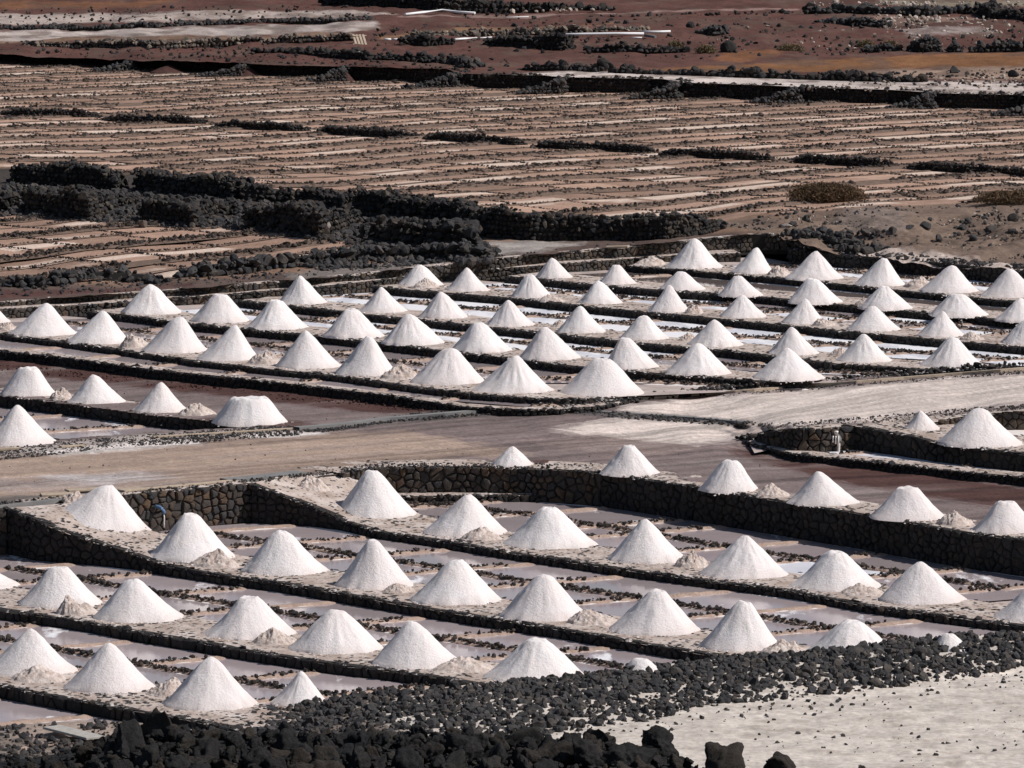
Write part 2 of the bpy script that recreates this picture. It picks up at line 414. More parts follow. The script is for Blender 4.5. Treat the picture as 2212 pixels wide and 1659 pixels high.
def wall(label, pts, zf, size=.26, m=None, cap=True, pave=0, cob=16, depth=.06, name='terrace_wall', cat='stone wall', salt=True, lim=300, capsize=.11, group=None, core=.3):
    m = m or M_lava; L = Line(pts, zf)
    root = empty(name, (*L.xy[0], float(L.zb[0])), label, cat, group); off = Vector(root.location)
    def loc(me, nm, mm, kind=None):
        o = link(nm, me, root, mm); o.location = -off
        if kind: o['kind'] = kind
        return o
    # core
    n = max(2, int(L.L / .8)); t = np.linspace(0, L.L, n); x, y, nx, ny, zt, zb = L.at(t)
    ring = [np.stack([x, y, zt - .015], 1), np.stack([x, y, zb - .15], 1), np.stack([x - nx * core, y - ny * core, zb - .15], 1), np.stack([x - nx * core, y - ny * core, zt - .015], 1)]
    V = np.concatenate(ring); Fc = []
    for g in range(4):
        for i in range(n - 1): Fc.append((g * n + i, g * n + i + 1, ((g + 1) % 4) * n + i + 1, ((g + 1) % 4) * n + i))
    Fc.append((0, n, 2 * n, 3 * n)); Fc.append((4 * n - 1, 3 * n - 1, 2 * n - 1, n - 1))
    loc(mesh_np('wall_core', V, Fc), 'wall_core', M_core)
    # stones
    Hm = float((L.zt - L.zb).max()); st = []
    for poly in cells(L.L, Hm, size):
        g = stone_geo(L, poly, .012 + size * .035, depth * random.uniform(.35, 1.75))
        if g: st.append(g)
    pp = np.array([g[2] for g in st]); qx, qy, d = proj(pp)
    vis = (qx > -8) & (qx < 2220) & (qy < 1670) & (qy > -8)
    area = [len(g[0]) / d[i] * (1 if vis[i] else 0) * (1 + random.random() * .05) for i, g in enumerate(st)]
    order = sorted(range(len(st)), key=lambda i: -area[i]); ind = set(i for i in order[:lim] if vis[i])
    fv, ff = [], []
    for i, (V, Fc, c) in enumerate(st):
        if i in ind:
            me = bpy.data.meshes.new('stone'); cc = Vector(c)
            me.from_pydata([tuple(Vector(v) - cc) for v in V], [], Fc); me.materials.append(m)
            o = bpy.data.objects.new('stone', me); C.objects.link(o); o.parent = root; o.location = cc - off
        else:
            b = len(fv); fv += V; ff += [tuple(k + b for k in f) for f in Fc]
    if fv:
        me = bpy.data.meshes.new('stone_fill'); me.from_pydata(fv, [], ff); loc(me, 'stone_fill', m, 'stuff')
    if cap:
        nn = int(L.L / (capsize * 1.5)); t = np.sort(RNG.uniform(0, L.L, nn)); x, y, nx, ny, zt, zb = L.at(t); o_ = RNG.uniform(-.16, .07, nn)
        pos = np.stack([x + nx * o_, y + ny * o_, zt - .035 + RNG.uniform(-.02, .025, nn)], 1)
        s = RNG.uniform(.6, 1.35, (nn, 1)) * capsize * np.stack([RNG.uniform(.8, 1.3, nn), RNG.uniform(.8, 1.3, nn), RNG.uniform(.45, .75, nn)], 1)
        loc(rocks_mesh('coping_stone', pos, s, .25), 'coping_stone', M_lavas if salt else m, 'stuff')
    if pave:
        n = max(3, int(L.L / .5)); k = 9; t = np.linspace(0, L.L, n); x, y, nx, ny, zt, zb = L.at(t)
        w = np.linspace(-.04, pave, k); wob = 1 + .12 * (fbm(t * .7, t * 0, 5) - .5)
        X = x[:, None] - nx[:, None] * w[None] * wob[:, None]; Y = y[:, None] - ny[:, None] * w[None] * wob[:, None]
        Z = zt[:, None] + (fbm(X * 1.5, Y * 1.5, 3) - .5) * .06; Z[:, 0] -= .05; Z[:, -1] -= .22
        V = np.stack([X, Y, Z], -1).reshape(-1, 3); a = np.arange((n - 1) * k).reshape(n - 1, k)[:, :-1].ravel()
        Fc = np.stack([a, a + 1, a + k + 1, a + k], 1)
        loc(mesh_np('paving', V, Fc[:, ::-1], True), 'paving', M_pave)
        if cob:
            nn = int(L.L * pave * cob); t = RNG.uniform(0, L.L, nn); x, y, nx, ny, zt, zb = L.at(t); o_ = RNG.uniform(-.02, pave * .97, nn)
            X = x - nx * o_; Y = y - ny * o_
            keep = fbm(X * .8, Y * .8, 11) > RNG.uniform(.3, .62, nn)
            pos = np.stack([X, Y, zt - .005], 1)[keep]; kk = len(pos)
            s = np.stack([RNG.uniform(.05, .12, kk), RNG.uniform(.04, .09, kk), RNG.uniform(.015, .032, kk)], 1)
            loc(rocks_mesh('cobble', pos, s, .12), 'cobble', M_rubble, 'stuff')
    L.root = root
    return L
def path_ridge(path, w, h, seed=0, z0=None, wob=.25):
    """low bumpy ridge mesh along a path of (x,y,z)"""
    p = np.array(path, float); d = np.diff(p, axis=0); l = np.hypot(d[:, 0], d[:, 1]); s = np.concatenate([[0], np.cumsum(l)])
    n = max(3, int(s[-1] / .12)); t = np.linspace(0, s[-1], n)
    x, y, z = (np.interp(t, s, p[:, k]) for k in range(3))
    dx = np.gradient(x); dy = np.gradient(y); q = np.hypot(dx, dy) + 1e-9; nx, ny = dy / q, -dx / q
    prof = [(-.5, -.02), (-.38, .55), (-.15, 1), (.15, 1), (.38, .55), (.5, -.02)]; V = []
    for (a, b) in prof:
        ww = w * (a + (fbm(t * 3 + a * 9, t * 0 + seed, 2) - .5) * wob); hh = h * b * (1 + (fbm(t * 4 - a * 5, t * 0 + seed + 3, 7) - .5) * .6)
        taper = np.clip(np.minimum(t, s[-1] - t) / (w * .7) + .25, 0, 1)
        V.append(np.stack([x + nx * ww, y + ny * ww, z + hh * taper - .01], 1))
    k = len(prof); V = np.stack(V, 1).reshape(-1, 3); a = np.arange((n - 1) * k).reshape(n - 1, k)[:, :-1].ravel()
    return V, np.stack([a, a + 1, a + k + 1, a + k], 1)
def sheet_poly(name, pts, z, m):
    """flat ground sheet from world xy points"""
    me = bpy.data.meshes.new(name)
    from mathutils.geometry import tessellate_polygon
    vs = [Vector((a, b, 0)) for a, b in pts]; tr = tessellate_polygon([vs])
    me.from_pydata([(a, b, z) for a, b in pts], [], [tuple(t) for t in tr]); me.update()
    o = link(name, me, None, m); o['kind'] = 'structure'
    for p in me.polygons:
        if p.normal.z < 0: p.flip()
    return o

CR = np.array([-.87, -.50])
BANK = Line([(560, 1538, -1.35), (720, 1509, -1.25), (850, 1494, -1.1), (1050, 1478, -.95), (1340, 1452, -.9), (1550, 1421, -.8), (1760, 1408, -.75), (2000, 1378, -.7), (2212, 1366, -.65), (2420, 1350, -.6)], -1.5)
def pans(label, W, nxt, zf, tips=None, step=3.6, mats=(0,), stone_p=.6, maxw=7., berm=(.42, .10), s0=1.2, rows=2, stone=.05, last=True):
    """pans between the foot of wall W and the back edge nxt of the next walkway: berms, stones, brine"""
    if tips:
        ss = []
        for px, py in tips:
            p = np.array(P(px, py, zf))[:2]; best = min(np.linspace(0, W.L, 600), key=lambda t: (W.at(t)[0] - p[0]) ** 2 + (W.at(t)[1] - p[1]) ** 2); ss.append(float(best))
        ss = sorted(ss)
        while ss[0] > step * 1.1: ss.insert(0, ss[0] - step)
        while ss[-1] < W.L - step * .8: ss.append(ss[-1] + step)
        g = [ss[0]]
        for q in ss[1:]:                                     # fill holes
            while q - g[-1] > step * 1.6: g.append(g[-1] + step)
            if q - g[-1] > step * .4: g.append(q)
        ss = g
    else: ss = list(np.arange(s0, W.L, step))
    J = []
    for s in ss:
        x, y, nx, ny, zt, zb = W.at(s); A = np.array([x + nx * .10, y + ny * .10]); B = None
        for k in range(1, int(maxw / .1)):
            q = A + CR * k * .1
            if (nxt.sdist(q) > -.02 and k > 3) or (q[0] > BANK.xy[0][0] and BANK.sdist(q) > -.1 and q[1] < 152): B = q; break
        if B is None: B = A + CR * maxw
        J.append((A, B))
    root = empty('pan_divider', (*J[0][0], zf), label, 'mud berm'); off = Vector(root.location)
    st = []; cr = []
    def addberm(a, b, w, h, seed):
        V, Fc = path_ridge([(*a, zf), (*b, zf)], w, h, seed); o = link('berm', mesh_np('berm', V, Fc[:, ::-1], True), root, M_mud); o.location = -off
        cr.append(path_ridge([(*a, zf - .012), (*b, zf - .012)], w * 1.85, h * .62, seed + 5))
    def addst(a, b, dens, size, w=.12):
        L_ = math.hypot(*(b - a)); n = int(L_ * dens * 2.6)
        for _ in range(n):
            t = random.random(); p = a + (b - a) * t + np.array([random.uniform(-w, w), random.uniform(-w, w)])
            st.append((p[0], p[1], zf + .09 + random.uniform(-.03, .05), size * random.uniform(.5, 1.4)))
    Ms = []
    for i, (A, B) in enumerate(J):
        M = A + (B - A) * (.52 if rows == 2 else 1.); Ms.append(M)
        addberm(A, M, *berm, i)
        if random.random() < stone_p: addst(A + (M - A) * random.uniform(0, .4), M, 8, stone)
        if rows == 2 and math.hypot(*(B - M)) > .8:
            addberm(M, B, berm[0] * .9, berm[1], i + 50); addst(M, B, 7, stone)
    if rows == 2:
        for i in range(len(Ms) - 1):
            addberm(Ms[i], Ms[i + 1], .34, .10, i + 90); addst(Ms[i], Ms[i + 1], 12, stone * 1.1, .14)
    allb = [J[i][1] for i in range(len(J))]
    # salt rim along the wall foot and the walkway back
    t = np.linspace(0, W.L, max(4, int(W.L))); x, y, nx, ny, zt, zb = W.at(t)
    cr.append(path_ridge([(x[i] + nx[i] * .12, y[i] + ny[i] * .12, zf - .01) for i in range(len(t))], .22, .045, 3))
    vs = []; fs = []; b = 0
    for V, Fc in cr: vs.append(V); fs.append(Fc + b); b += len(V)
    o = link('salt_crust', mesh_np('salt_crust', np.concatenate(vs), np.concatenate(fs)[:, ::-1], True), root, M_crust); o.location = -off; o['kind'] = 'stuff'
    if st:
        st_ = np.array(st); o = link('stone_row', rocks_mesh('stone_row', st_[:, :3], st_[:, 3]), root, M_pst); o.location = -off; o['kind'] = 'stuff'
    # brine surfaces
    BM = [M_b1, M_b2, M_b3, M_b4]
    def pool(q, m):
        q = [np.array(a) for a in q]; c = sum(q) / len(q); q = [c + (a - c) * 1.0 for a in q]; sheet_poly('brine', q, zf + .03, m)
    # the last and first pans run on past the berms
    for i in range(-1, len(J)):
        a0 = J[i] if i >= 0 else (J[0][0] - (np.array(W.at(ss[0])[:2]) - np.array(W.at(0)[:2])), J[0][1] - (np.array(W.at(ss[0])[:2]) - np.array(W.at(0)[:2])))
        if i + 1 >= len(J) and not last: continue
        if i + 1 < len(J): a1 = J[i + 1]
        else:
            dd = np.array(W.at(W.L)[:2]) - np.array(W.at(ss[-1])[:2]); a1 = (J[-1][0] + dd, J[-1][1] + dd)
        f = .52 if rows == 2 else 1.
        m0, m1 = a0[0] + (a0[1] - a0[0]) * f, a1[0] + (a1[1] - a1[0]) * f
        if math.hypot(*(a1[0] - a0[0])) < .5: continue
        pool([a0[0], a1[0], m1, m0], BM[random.choice(mats)])
        if rows == 2: pool([m0, m1, a1[1], a0[1]], BM[random.choice(mats)])
def floor_between(W, nx_, z, name='pan_floor', lext=(-25, -10)):
    a = [tuple(p) for p in (W.xy - W.vn * .35)]; b = [tuple(p) for p in nx_.xy]
    sheet_poly(name, b + a[::-1], z, M_floor)

# ---------------------------------------------------------------- terrain heights
CT = np.array([(-300, 1060, 0), (0, 1050, 0), (500, 980, 0), (560, 1038, 0), (1000, 950, 0), (1300, 1000, 0), (1900, 1110, 0), (2300, 1170, 0), 
  (1600, 926, .08), (1560, 938, .0), (1640, 927, .24), (1500, 897, .12), (1560, 908, .16), (1610, 912, .25), (1680, 922, .56), (1722, 922, .74), (1850, 915, .8), (2020, 905, .9), (2212, 884, 1.1), (2350, 872, 1.2), (1400, 870, .28), (1640, 840, .45), (1900, 815, .72), (2212, 790, .98), (2400, 780, 1.05),
  (800, 1000, 0), (1000, 1000, 0), (1130, 1002, 0), (1240, 1008, 0), (1400, 1030, 0), (1550, 1052, 0), (1696, 1075, 0), (1800, 1092, 0), (1980, 1125, 0), (2100, 1145, 0), (1500, 985, 0), (1400, 960, 0), (1100, 940, 0), (1580, 1000, 0),
  (1620, 972, -.1), (1713, 992, -.15), (1838, 1006, -.18), (1918, 1014, -.18), (2057, 1030, -.18), (2212, 1046, -.18), (2400, 1068, -.18), (1003, 888, .1), (700, 915, 0), (-200, 780, 0), (500, 840, 0), (0, 900, 0), (300, 930, 0), (1200, 900, .12), (850, 870, 0), (2000, 850, .85)], float)
UT = np.array([(-300, 655, .95), (0, 650, 1.0), (296, 630, 1.1), (504, 613, 1.3), (743, 593, 1.5), (902, 576, 1.65), (1070, 556, 1.85), (1238, 541, 1.95), (1477, 519, 2.2), (1637, 502, 2.4), (1710, 506, 2.4),
  (1850, 550, 2.0), (2050, 568, 2.05), (2212, 584, 2.05), (2400, 600, 2.05), (0, 600, 1.1), (0, 480, 1.45), (400, 540, 1.4), (400, 500, 1.55), (850, 530, 1.75), (0, 400, 2.1), (0, 340, 2.4), (500, 400, 2.3), (1000, 440, 2.35),
  (1106, 520, 2.0), (1300, 518, 2.05), (1500, 500, 2.2), (1700, 470, 2.6), (1900, 465, 2.8), (2212, 460, 2.9), (2400, 460, 2.9), (1900, 400, 2.5), (2300, 380, 2.4), (1000, 300, 2.4), (0, 250, 2.4), (2300, 300, 2.4), (1200, 400, 2.4), (600, 200, 2.4), (1500, 260, 2.4), (2300, 240, 2.4), (0, 150, 2.4)], float)
def idw(T, px, py, sy=3.0):
    r = np.zeros(px.shape); w = np.zeros(px.shape)
    for x, y, z in T:
        q = 1 / (((px - x) ** 2 + ((py - y) * sy) ** 2) + 40) ** 1.5; r += q * z; w += q
    return r / w
T2 = [(-400, 122, .4), (-200, 128, .4), (0, 132, .4), (40, 134, .4), (69, 137, .42), (241, 142, .4), (300, 150, .55), (487, 154, .56), (545, 161, .64), (700, 166, .64), (760, 172, .78), (965, 178, .78), (995, 186, .72), (1171, 190, .72), (1228, 197, .8), (1431, 201, .8), (1473, 210, .82), (1656, 216, .82), (1736, 219, .78), (1926, 224, .76), (2026, 233, .8), (2206, 237, .8), (2260, 247, .8), (2500, 254, .8)]
T2x = np.array([t[0] for t in T2]); T2f = np.array([t[1] for t in T2], float); T2h = np.array([t[2] for t in T2])
T2t = np.array([proj(np.array(P(a, b, 2.4)) + np.array([0, 0, h]))[1] for a, b, h in T2])
FT = np.array([(-300, 1610, -1.7), (0, 1600, -1.7), (300, 1600, -1.65), (850, 1600, -1.35), (1250, 1580, -1.3), (1500, 1530, -1.3), (1800, 1500, -1.3), (2212, 1450, -1.3), (2400, 1430, -1.3), (1500, 1640, -1.3), (2212, 1640, -1.3), (900, 1700, -1.3), (2400, 1700, -1.3),
  (0, 1565, -1.72), (400, 1572, -1.6), (600, 1535, -1.45), (720, 1515, -1.3), (850, 1497, -1.1), (1050, 1478, -.95), (1340, 1452, -.9), (1550, 1420, -.8), (1760, 1408, -.75), (2000, 1378, -.7), (2212, 1366, -.65), (2500, 1340, -.6)], float)

def paint(px, py, base, regs, dx=22, dy=5, wx=None, wy=None):
    col = np.tile(np.array(base, float), (px.size, 1)).reshape(*px.shape, 3)
    nx_ = fbm(wx * .35, wy * .35, 21) - .5; ny_ = fbm(wx * .35, wy * .35, 22) - .5
    fine = fbm(wx * 1.6, wy * 1.6, 23, 5)
    for poly, c, soft in regs:
        acc = np.zeros(px.shape)
        for k, (ox, oy) in enumerate(((-1, -.5), (1, .5), (-.4, 1), (.4, -1), (0, 0))):
            acc += inpoly(px + nx_ * dx * 2 + ox * soft * 3, py + ny_ * dy * 2 + oy * soft, poly)
        a = np.clip(acc / 5 + (fine - .5) * 1.4 * (acc > 0) * (acc < 5), 0, 1)[..., None]
        col = col * (1 - a) + np.array(c) * a
    return col
def lattice(name, xs, rows, zfun, colfun, m, hole=None, bumpz=None):
    """ground sheet; rows = array (nrow, ncol) of picture heights"""
    ny, nx_ = rows.shape; px = np.tile(xs, (ny, 1)); py = rows
    z = zfun(px, py); V = PN(px, py, z)
    if bumpz is not None: V[..., 2] += bumpz(V[..., 0], V[..., 1], px, py)
    col = colfun(px, py, V[..., 0], V[..., 1])
    a = np.arange(ny * nx_).reshape(ny, nx_)[:-1, :-1].ravel(); Fc = np.stack([a, a + nx_, a + nx_ + 1, a + 1], 1)
    if hole is not None:
        cx_ = (px[:-1, :-1] + px[1:, 1:]).ravel() / 2; cy_ = (py[:-1, :-1] + py[1:, 1:]).ravel() / 2; k = np.zeros(len(Fc), bool)
        for h in hole: k |= inpoly(cx_, cy_, h)
        Fc = Fc[~k]
    me = mesh_np(name, V.reshape(-1, 3), Fc, True, col.reshape(-1, 3)); o = link(name, me, None, m); o['kind'] = 'structure'
    return o

# ================================================================ GROUND
# one sheet to the horizon, under everything
me = mesh_np('ground', [(-6000, -200, -2.6), (6000, -200, -2.6), (6000, 9000, -2.6), (-6000, 9000, -2.6)], [(0, 1, 2, 3)], False, np.tile([[.12, .07, .055]], (4, 1)))
tag(link('ground', me, None, M_ground), kind='structure')

L0p = [(735, 1021, 0), (815, 1009, 0), (970, 1007, 0), (1130, 1009, 0), (1240, 1015, 0), (1299, 1020, 0), (1477, 1046, 0), (1696, 1082, 0), (1879, 1111, 0), (2078, 1147, 0), (2212, 1164, 0), (2400, 1195, 0)]
edge_lo = [(-500, 1136), (-200, 1108), (0, 1091), (268, 1068), (545, 1042)] + [p[:2] for p in L0p] + [(2520, 1215)]
U0p = [(-300, 725, .35), (0, 756, .35), (168, 774.5, .35), (336, 798, .35), (504, 815, .33), (743, 842, .32), (869, 857, .31), (940, 869, .31), (1003, 878, .31), (1110, 883, .31), (1205, 884, .32), (1290, 877, .33), (1355, 867, .36)]
edge_hi = [(-500, 700)] + [p[:2] for p in U0p] + [(1630, 832), (1748, 824), (1983, 803), (2107, 797), (2230, 790), (2520, 770)]
xs = np.concatenate([np.arange(-2400, -400, 50.), np.arange(-400, 2461, 4.0), np.arange(2500, 4600, 50.)])
lo = np.interp(xs, *np.array(edge_lo).T) - 1; hi = np.interp(xs, *np.array(edge_hi).T)
tt = np.linspace(0, 1, 190)[:, None]
rows = (hi - 9)[None] * (1 - tt) + lo[None] * tt
GRAV, CIND, SAND, PALE, WHT, DARK = (.20, .158, .150), (.088, .047, .041), (.365, .275, .222), (.66, .575, .52), (.72, .66, .62), (.11, .10, .095)
PR = [
 ([(-500, 700), (0, 756), (336, 798), (743, 842), (960, 875), (1000, 895), (820, 893), (500, 858), (0, 800), (-500, 760)], CIND, 3),
 ([(-500, 770), (0, 812), (500, 868), (860, 905), (700, 925), (560, 905), (0, 840)], GRAV, 4),
 ([(560, 905), (640, 912), (720, 922), (560, 925), (430, 905)], CIND, 3),
 ([(-500, 985), (0, 985), (300, 965), (620, 940), (900, 930), (1010, 955), (1150, 985), (1100, 1002), (900, 1005), (600, 1022), (0, 1085), (-500, 1130)], SAND, 6),
 ([(-500, 1045), (0, 1035), (240, 1030), (400, 1038), (120, 1055), (-500, 1085)], (.34, .28, .255), 6),
 ([(60, 1032), (180, 1024), (330, 1024), (400, 1030), (200, 1040)], (.50, .46, .45), 5),
 ([(900, 1010), (1000, 985), (1150, 990), (1300, 1005), (1700, 985), (2500, 1090), (2500, 1210), (1477, 1046), (1200, 1012)], GRAV, 6),
 ([(1050, 1010), (1180, 995), (1290, 1004), (1290, 1018), (1100, 1010)], CIND, 3),
 ([(1560, 965), (1680, 985), (1900, 1010), (2500, 1090), (2500, 1150), (2100, 1105), (1850, 1050), (1650, 1000)], CIND, 5),
 ([(1760, 1040), (2000, 1075), (2500, 1150), (2500, 1180), (1950, 1100)], GRAV, 5),
 ([(1180, 925), (1350, 905), (1560, 912), (1600, 930), (1590, 950), (1480, 962), (1350, 955), (1250, 935)], PALE, 6),
 ([(1130, 955), (1300, 940), (1500, 965), (1400, 985), (1250, 975)], (.27, .21, .19), 6),
 ([(1340, 880), (1480, 862), (1800, 838), (2100, 815), (2500, 780), (2500, 868), (2212, 872), (2000, 895), (1850, 912), (1640, 922), (1600, 915), (1480, 905), (1320, 892)], PALE, 4),
 ([(1600, 905), (1660, 922), (1850, 918), (1900, 905), (2100, 893), (2500, 862), (2500, 880), (2000, 912), (1650, 935), (1580, 940)], (.5, .42, .37), 3),
 ([(900, 893), (1010, 884), (1240, 868), (1345, 863), (1340, 877), (1240, 885), (1000, 900), (860, 912), (740, 930), (640, 938), (640, 926), (740, 918)], DARK, 3),
 ([(1240, 885), (1500, 900), (1620, 912), (1600, 921), (1400, 905), (1240, 897)], DARK, 3),
 ([(-500, 990), (-100, 975), (90, 958), (300, 940), (560, 924), (700, 928), (640, 940), (450, 945), (300, 962), (120, 978), (-500, 1015)], (.40, .35, .32), 4),
 ([(60, 978), (280, 955), (420, 950), (440, 958), (330, 968), (130, 985)], WHT, 3),
 ([(530, 938), (660, 932), (720, 938), (640, 945), (540, 946)], WHT, 2),
 ([(-500, 1110), (0, 1075), (330, 1050), (700, 1016), (830, 1000), (1290, 1004), (1290, 1022), (850, 1016), (0, 1095), (-500, 1140)], (.13, .115, .105), 3),
 ([(1290, 1005), (1450, 1032), (1700, 1072), (2000, 1120), (2500, 1195), (2500, 1230), (1250, 1022)], (.40, .34, .31), 4),
]
def plateau_col(px, py, wx, wy):
    c = paint(px, py, GRAV, PR, wx=wx, wy=wy)
    u = wx * .82 + wy * .57; v = -wx * .57 + wy * .82             # tyre and wind streaks run along the track
    s = fbm(u * .09, v * 1.7, 31, 5); s2 = fbm(u * .05 + 9, v * .55, 32, 4)
    c = c * (.58 + .84 * s)[..., None]; c = c * (1 - .28 * sm(.60, .68, fbm(u * .03, v * 2.6, 35, 3)))[..., None]
    a = sm(.58, .78, s2)[..., None] * .30; c = c * (1 - a) + np.array([.40, .34, .32]) * a
    return c
HOLE_R = [(1640, 936), (1660, 930), (1722, 925), (1838, 920), (1861, 922), (2010, 909), (2093, 898), (2212, 888), (2520, 862), (2520, 1075), (2212, 1036), (2056, 1022), (1918, 1005), (1775, 991), (1713, 984), (1635, 966), (1612, 955), (1622, 945)]
HOLE_M = [(-500, 820), (0, 854), (134, 871), (282, 891), (460, 911), (556, 921), (450, 926), (353, 931), (110, 950), (60, 946), (-500, 900)]
def pl_bump(x, y, px, py):
    return (fbm(x * .5, y * .5, 41) - .5) * .10 + (fbm(x * 2.2, y * 2.2, 42) - .5) * .045 - .3 * sm(0, 1, (np.interp(px, *np.array(edge_hi).T) - 2 - py) / 6) - .06 * sm(14, 3, np.interp(px, *np.array(edge_lo).T) - py)
lattice('track', xs, rows, lambda a, b: idw(CT, a, b), plateau_col, M_ground, [HOLE_R, HOLE_M], pl_bump)

# upper sheet A: paths, ruined field, brown pans up to the scalloped wall
UpT = [(-300, 672, .95), (0, 652, 1.0), (296, 632, 1.1), (504, 615, 1.3), (743, 595, 1.5), (902, 578, 1.65), (1070, 558, 1.85), (1238, 543, 1.95), (1477, 521, 2.2), (1512, 516, 2.25), (1637, 504, 2.4), (1704, 506, 2.4)]
U7p = [(1706, 540, 2.0), (1760, 546, 1.98), (1842, 551, 2.0), (2027, 567, 2.02), (2212, 584, 2.05), (2420, 603, 2.05)]
edge_a = [(-500, 690)] + [p[:2] for p in UpT[:-1]] + [(1680, 505), (1775, 546)] + [p[:2] for p in U7p[2:]] + [(2600, 620)]
lo = np.interp(xs, *np.array(edge_a).T); hi = np.interp(xs, T2x, T2f) - 3
n = 330; tt = (np.linspace(0, 1, n) ** 1.0)[:, None]; rows = hi[None] * (1 - tt) + lo[None] * tt
DC, SL = 8.8, .93
PANC, SALTC, RIDG, EARTH = np.array([.365, .248, .192]), np.array([.66, .53, .44]), np.array([.15, .108, .085]), np.array([.24, .155, .11])
def fieldmask(px, py):
    m = np.ones(px.shape)
    m *= 1 - inpoly(px, py, [(1230, 470), (1560, 478), (1640, 462), (1750, 458), (1870, 445), (2000, 443), (2110, 440), (2600, 430), (2600, 720), (1000, 720), (1040, 500)])
    m *= 1 - inpoly(px, py, [(-500, 590), (0, 603), (60, 612), (250, 606), (330, 600), (400, 592), (480, 572), (600, 560), (900, 520), (1100, 500), (1300, 520), (1700, 720), (-500, 760)])
    m *= 1 - inpoly(px, py, [(-500, 360), (0, 360), (250, 372), (500, 398), (760, 432), (1000, 455), (1060, 560), (880, 545), (720, 512), (500, 492), (290, 480), (0, 462), (-500, 440)])
    return m
def fieldpar(wx, wy):
    c = (wy - SL * wx + (fbm(wx * .12, wy * .12, 51) - .5) * .9) / DC; i = np.floor(c); f = c - i
    t = (wx + SL * wy) / 1.28 + 3.1 * i; return i, f, t
AR = [
 ([(-500, 600), (0, 606), (250, 615), (700, 585), (1000, 555), (1100, 520), (1560, 500), (1710, 500), (1710, 560), (-500, 760)], (.115, .082, .07), 4),
 ([(-500, 622), (0, 628), (260, 622), (420, 610), (420, 618), (0, 648), (-500, 670)], (.10, .052, .045), 3),
 ([(600, 595), (700, 575), (900, 565), (1040, 560), (1000, 568), (800, 590), (640, 602)], (.19, .165, .15), 3),
 ([(1040, 520), (1130, 520), (1280, 525), (1180, 542), (1060, 556), (1075, 540)], (.34, .31, .285), 4),
 ([(1560, 480), (1700, 458), (1870, 443), (2000, 443), (2120, 440), (2600, 430), (2600, 620), (1720, 550), (1640, 505)], (.185, .135, .105), 4),
 ([(1830, 450), (1900, 444), (1960, 460), (1960, 500), (1860, 505), (1790, 480)], (.21, .165, .14), 4),
 ([(1860, 535), (2000, 552), (2212, 575), (2600, 610), (2600, 622), (1800, 560)], (.50, .42, .37), 3),
 ([(-500, 360), (0, 360), (250, 372), (500, 398), (760, 432), (1000, 455), (1060, 560), (880, 545), (720, 512), (500, 492), (290, 480), (0, 462), (-500, 440)], (.062, .052, .047), 3),
]
def colA(px, py, wx, wy):
    base = paint(px, py, EARTH, AR, wx=wx, wy=wy)
    i, f, t = fieldpar(wx, wy); pid = np.floor(t / 3.6); half = (f > .62).astype(int)
    r1 = _h(i.astype(int), pid.astype(int), 5 + 0) ; r2 = _h(i.astype(int), pid.astype(int), 9)
    n1 = fbm(wx * .9, wy * .9, 61); n2 = fbm(t * .25 + i * 3, f * 2.5 + i, 62); n3 = fbm(wx * .09, wy * .09, 63)
    pan = PANC * (.78 + .5 * r1)[..., None] * np.array([1, .98, .95]); pan = pan * (.85 + .3 * n1)[..., None]
    pan = pan * (1 - .0) + 0
    lo_ = .34 + .12 * r1
    salt_amt = np.where(f < .62, sm(.52, .60, n2 * .42 + r2 * .56 + n3 * .10) * sm(lo_, lo_ + .04, f) * sm(.62, .59, f + (n2 - .5) * .10),
                        sm(.60, .70, n2 * .5 + _h(i.astype(int), pid.astype(int), 14) * .50) * sm(.64, .70, f) * sm(.86, .80, f) * .8)
    pan = pan * (1 - salt_amt[..., None]) + SALTC * salt_amt[..., None]
    rd = sm(.19, .13, f) + sm(.95, .985, f); rd = np.clip(rd, 0, 1)[..., None]
    rc = np.where((f > .5)[..., None], np.array([.21, .135, .095]), RIDG) * (.75 + .5 * n1)[..., None]
    pan = pan * (1 - rd) + rc * rd
    m = fieldmask(px + (n1 - .5) * 20, py + (n1 - .5) * 6)[..., None]
    return pan * m + base * (.75 + .5 * fbm(wx * .7, wy * .7, 64))[..., None] * (1 - m)
def bumpA(wx, wy, px, py):
    i, f, t = fieldpar(wx, wy); m = fieldmask(px, py)
    h = .05 * np.clip(1 - np.abs(f - .07) / .12, 0, 1)
    g = (fbm(wx * .5, wy * .5, 72) - .5) * .8 * sm(1600, 1750, px) * sm(440, 470, py) + (fbm(wx * 1.5, wy * 1.5, 73) - .5) * .12
    return h * m + g * (1 - m)
lattice('pan_field', xs, rows, lambda a, b: idw(UT, a, b), colA, M_ground, None, bumpA)

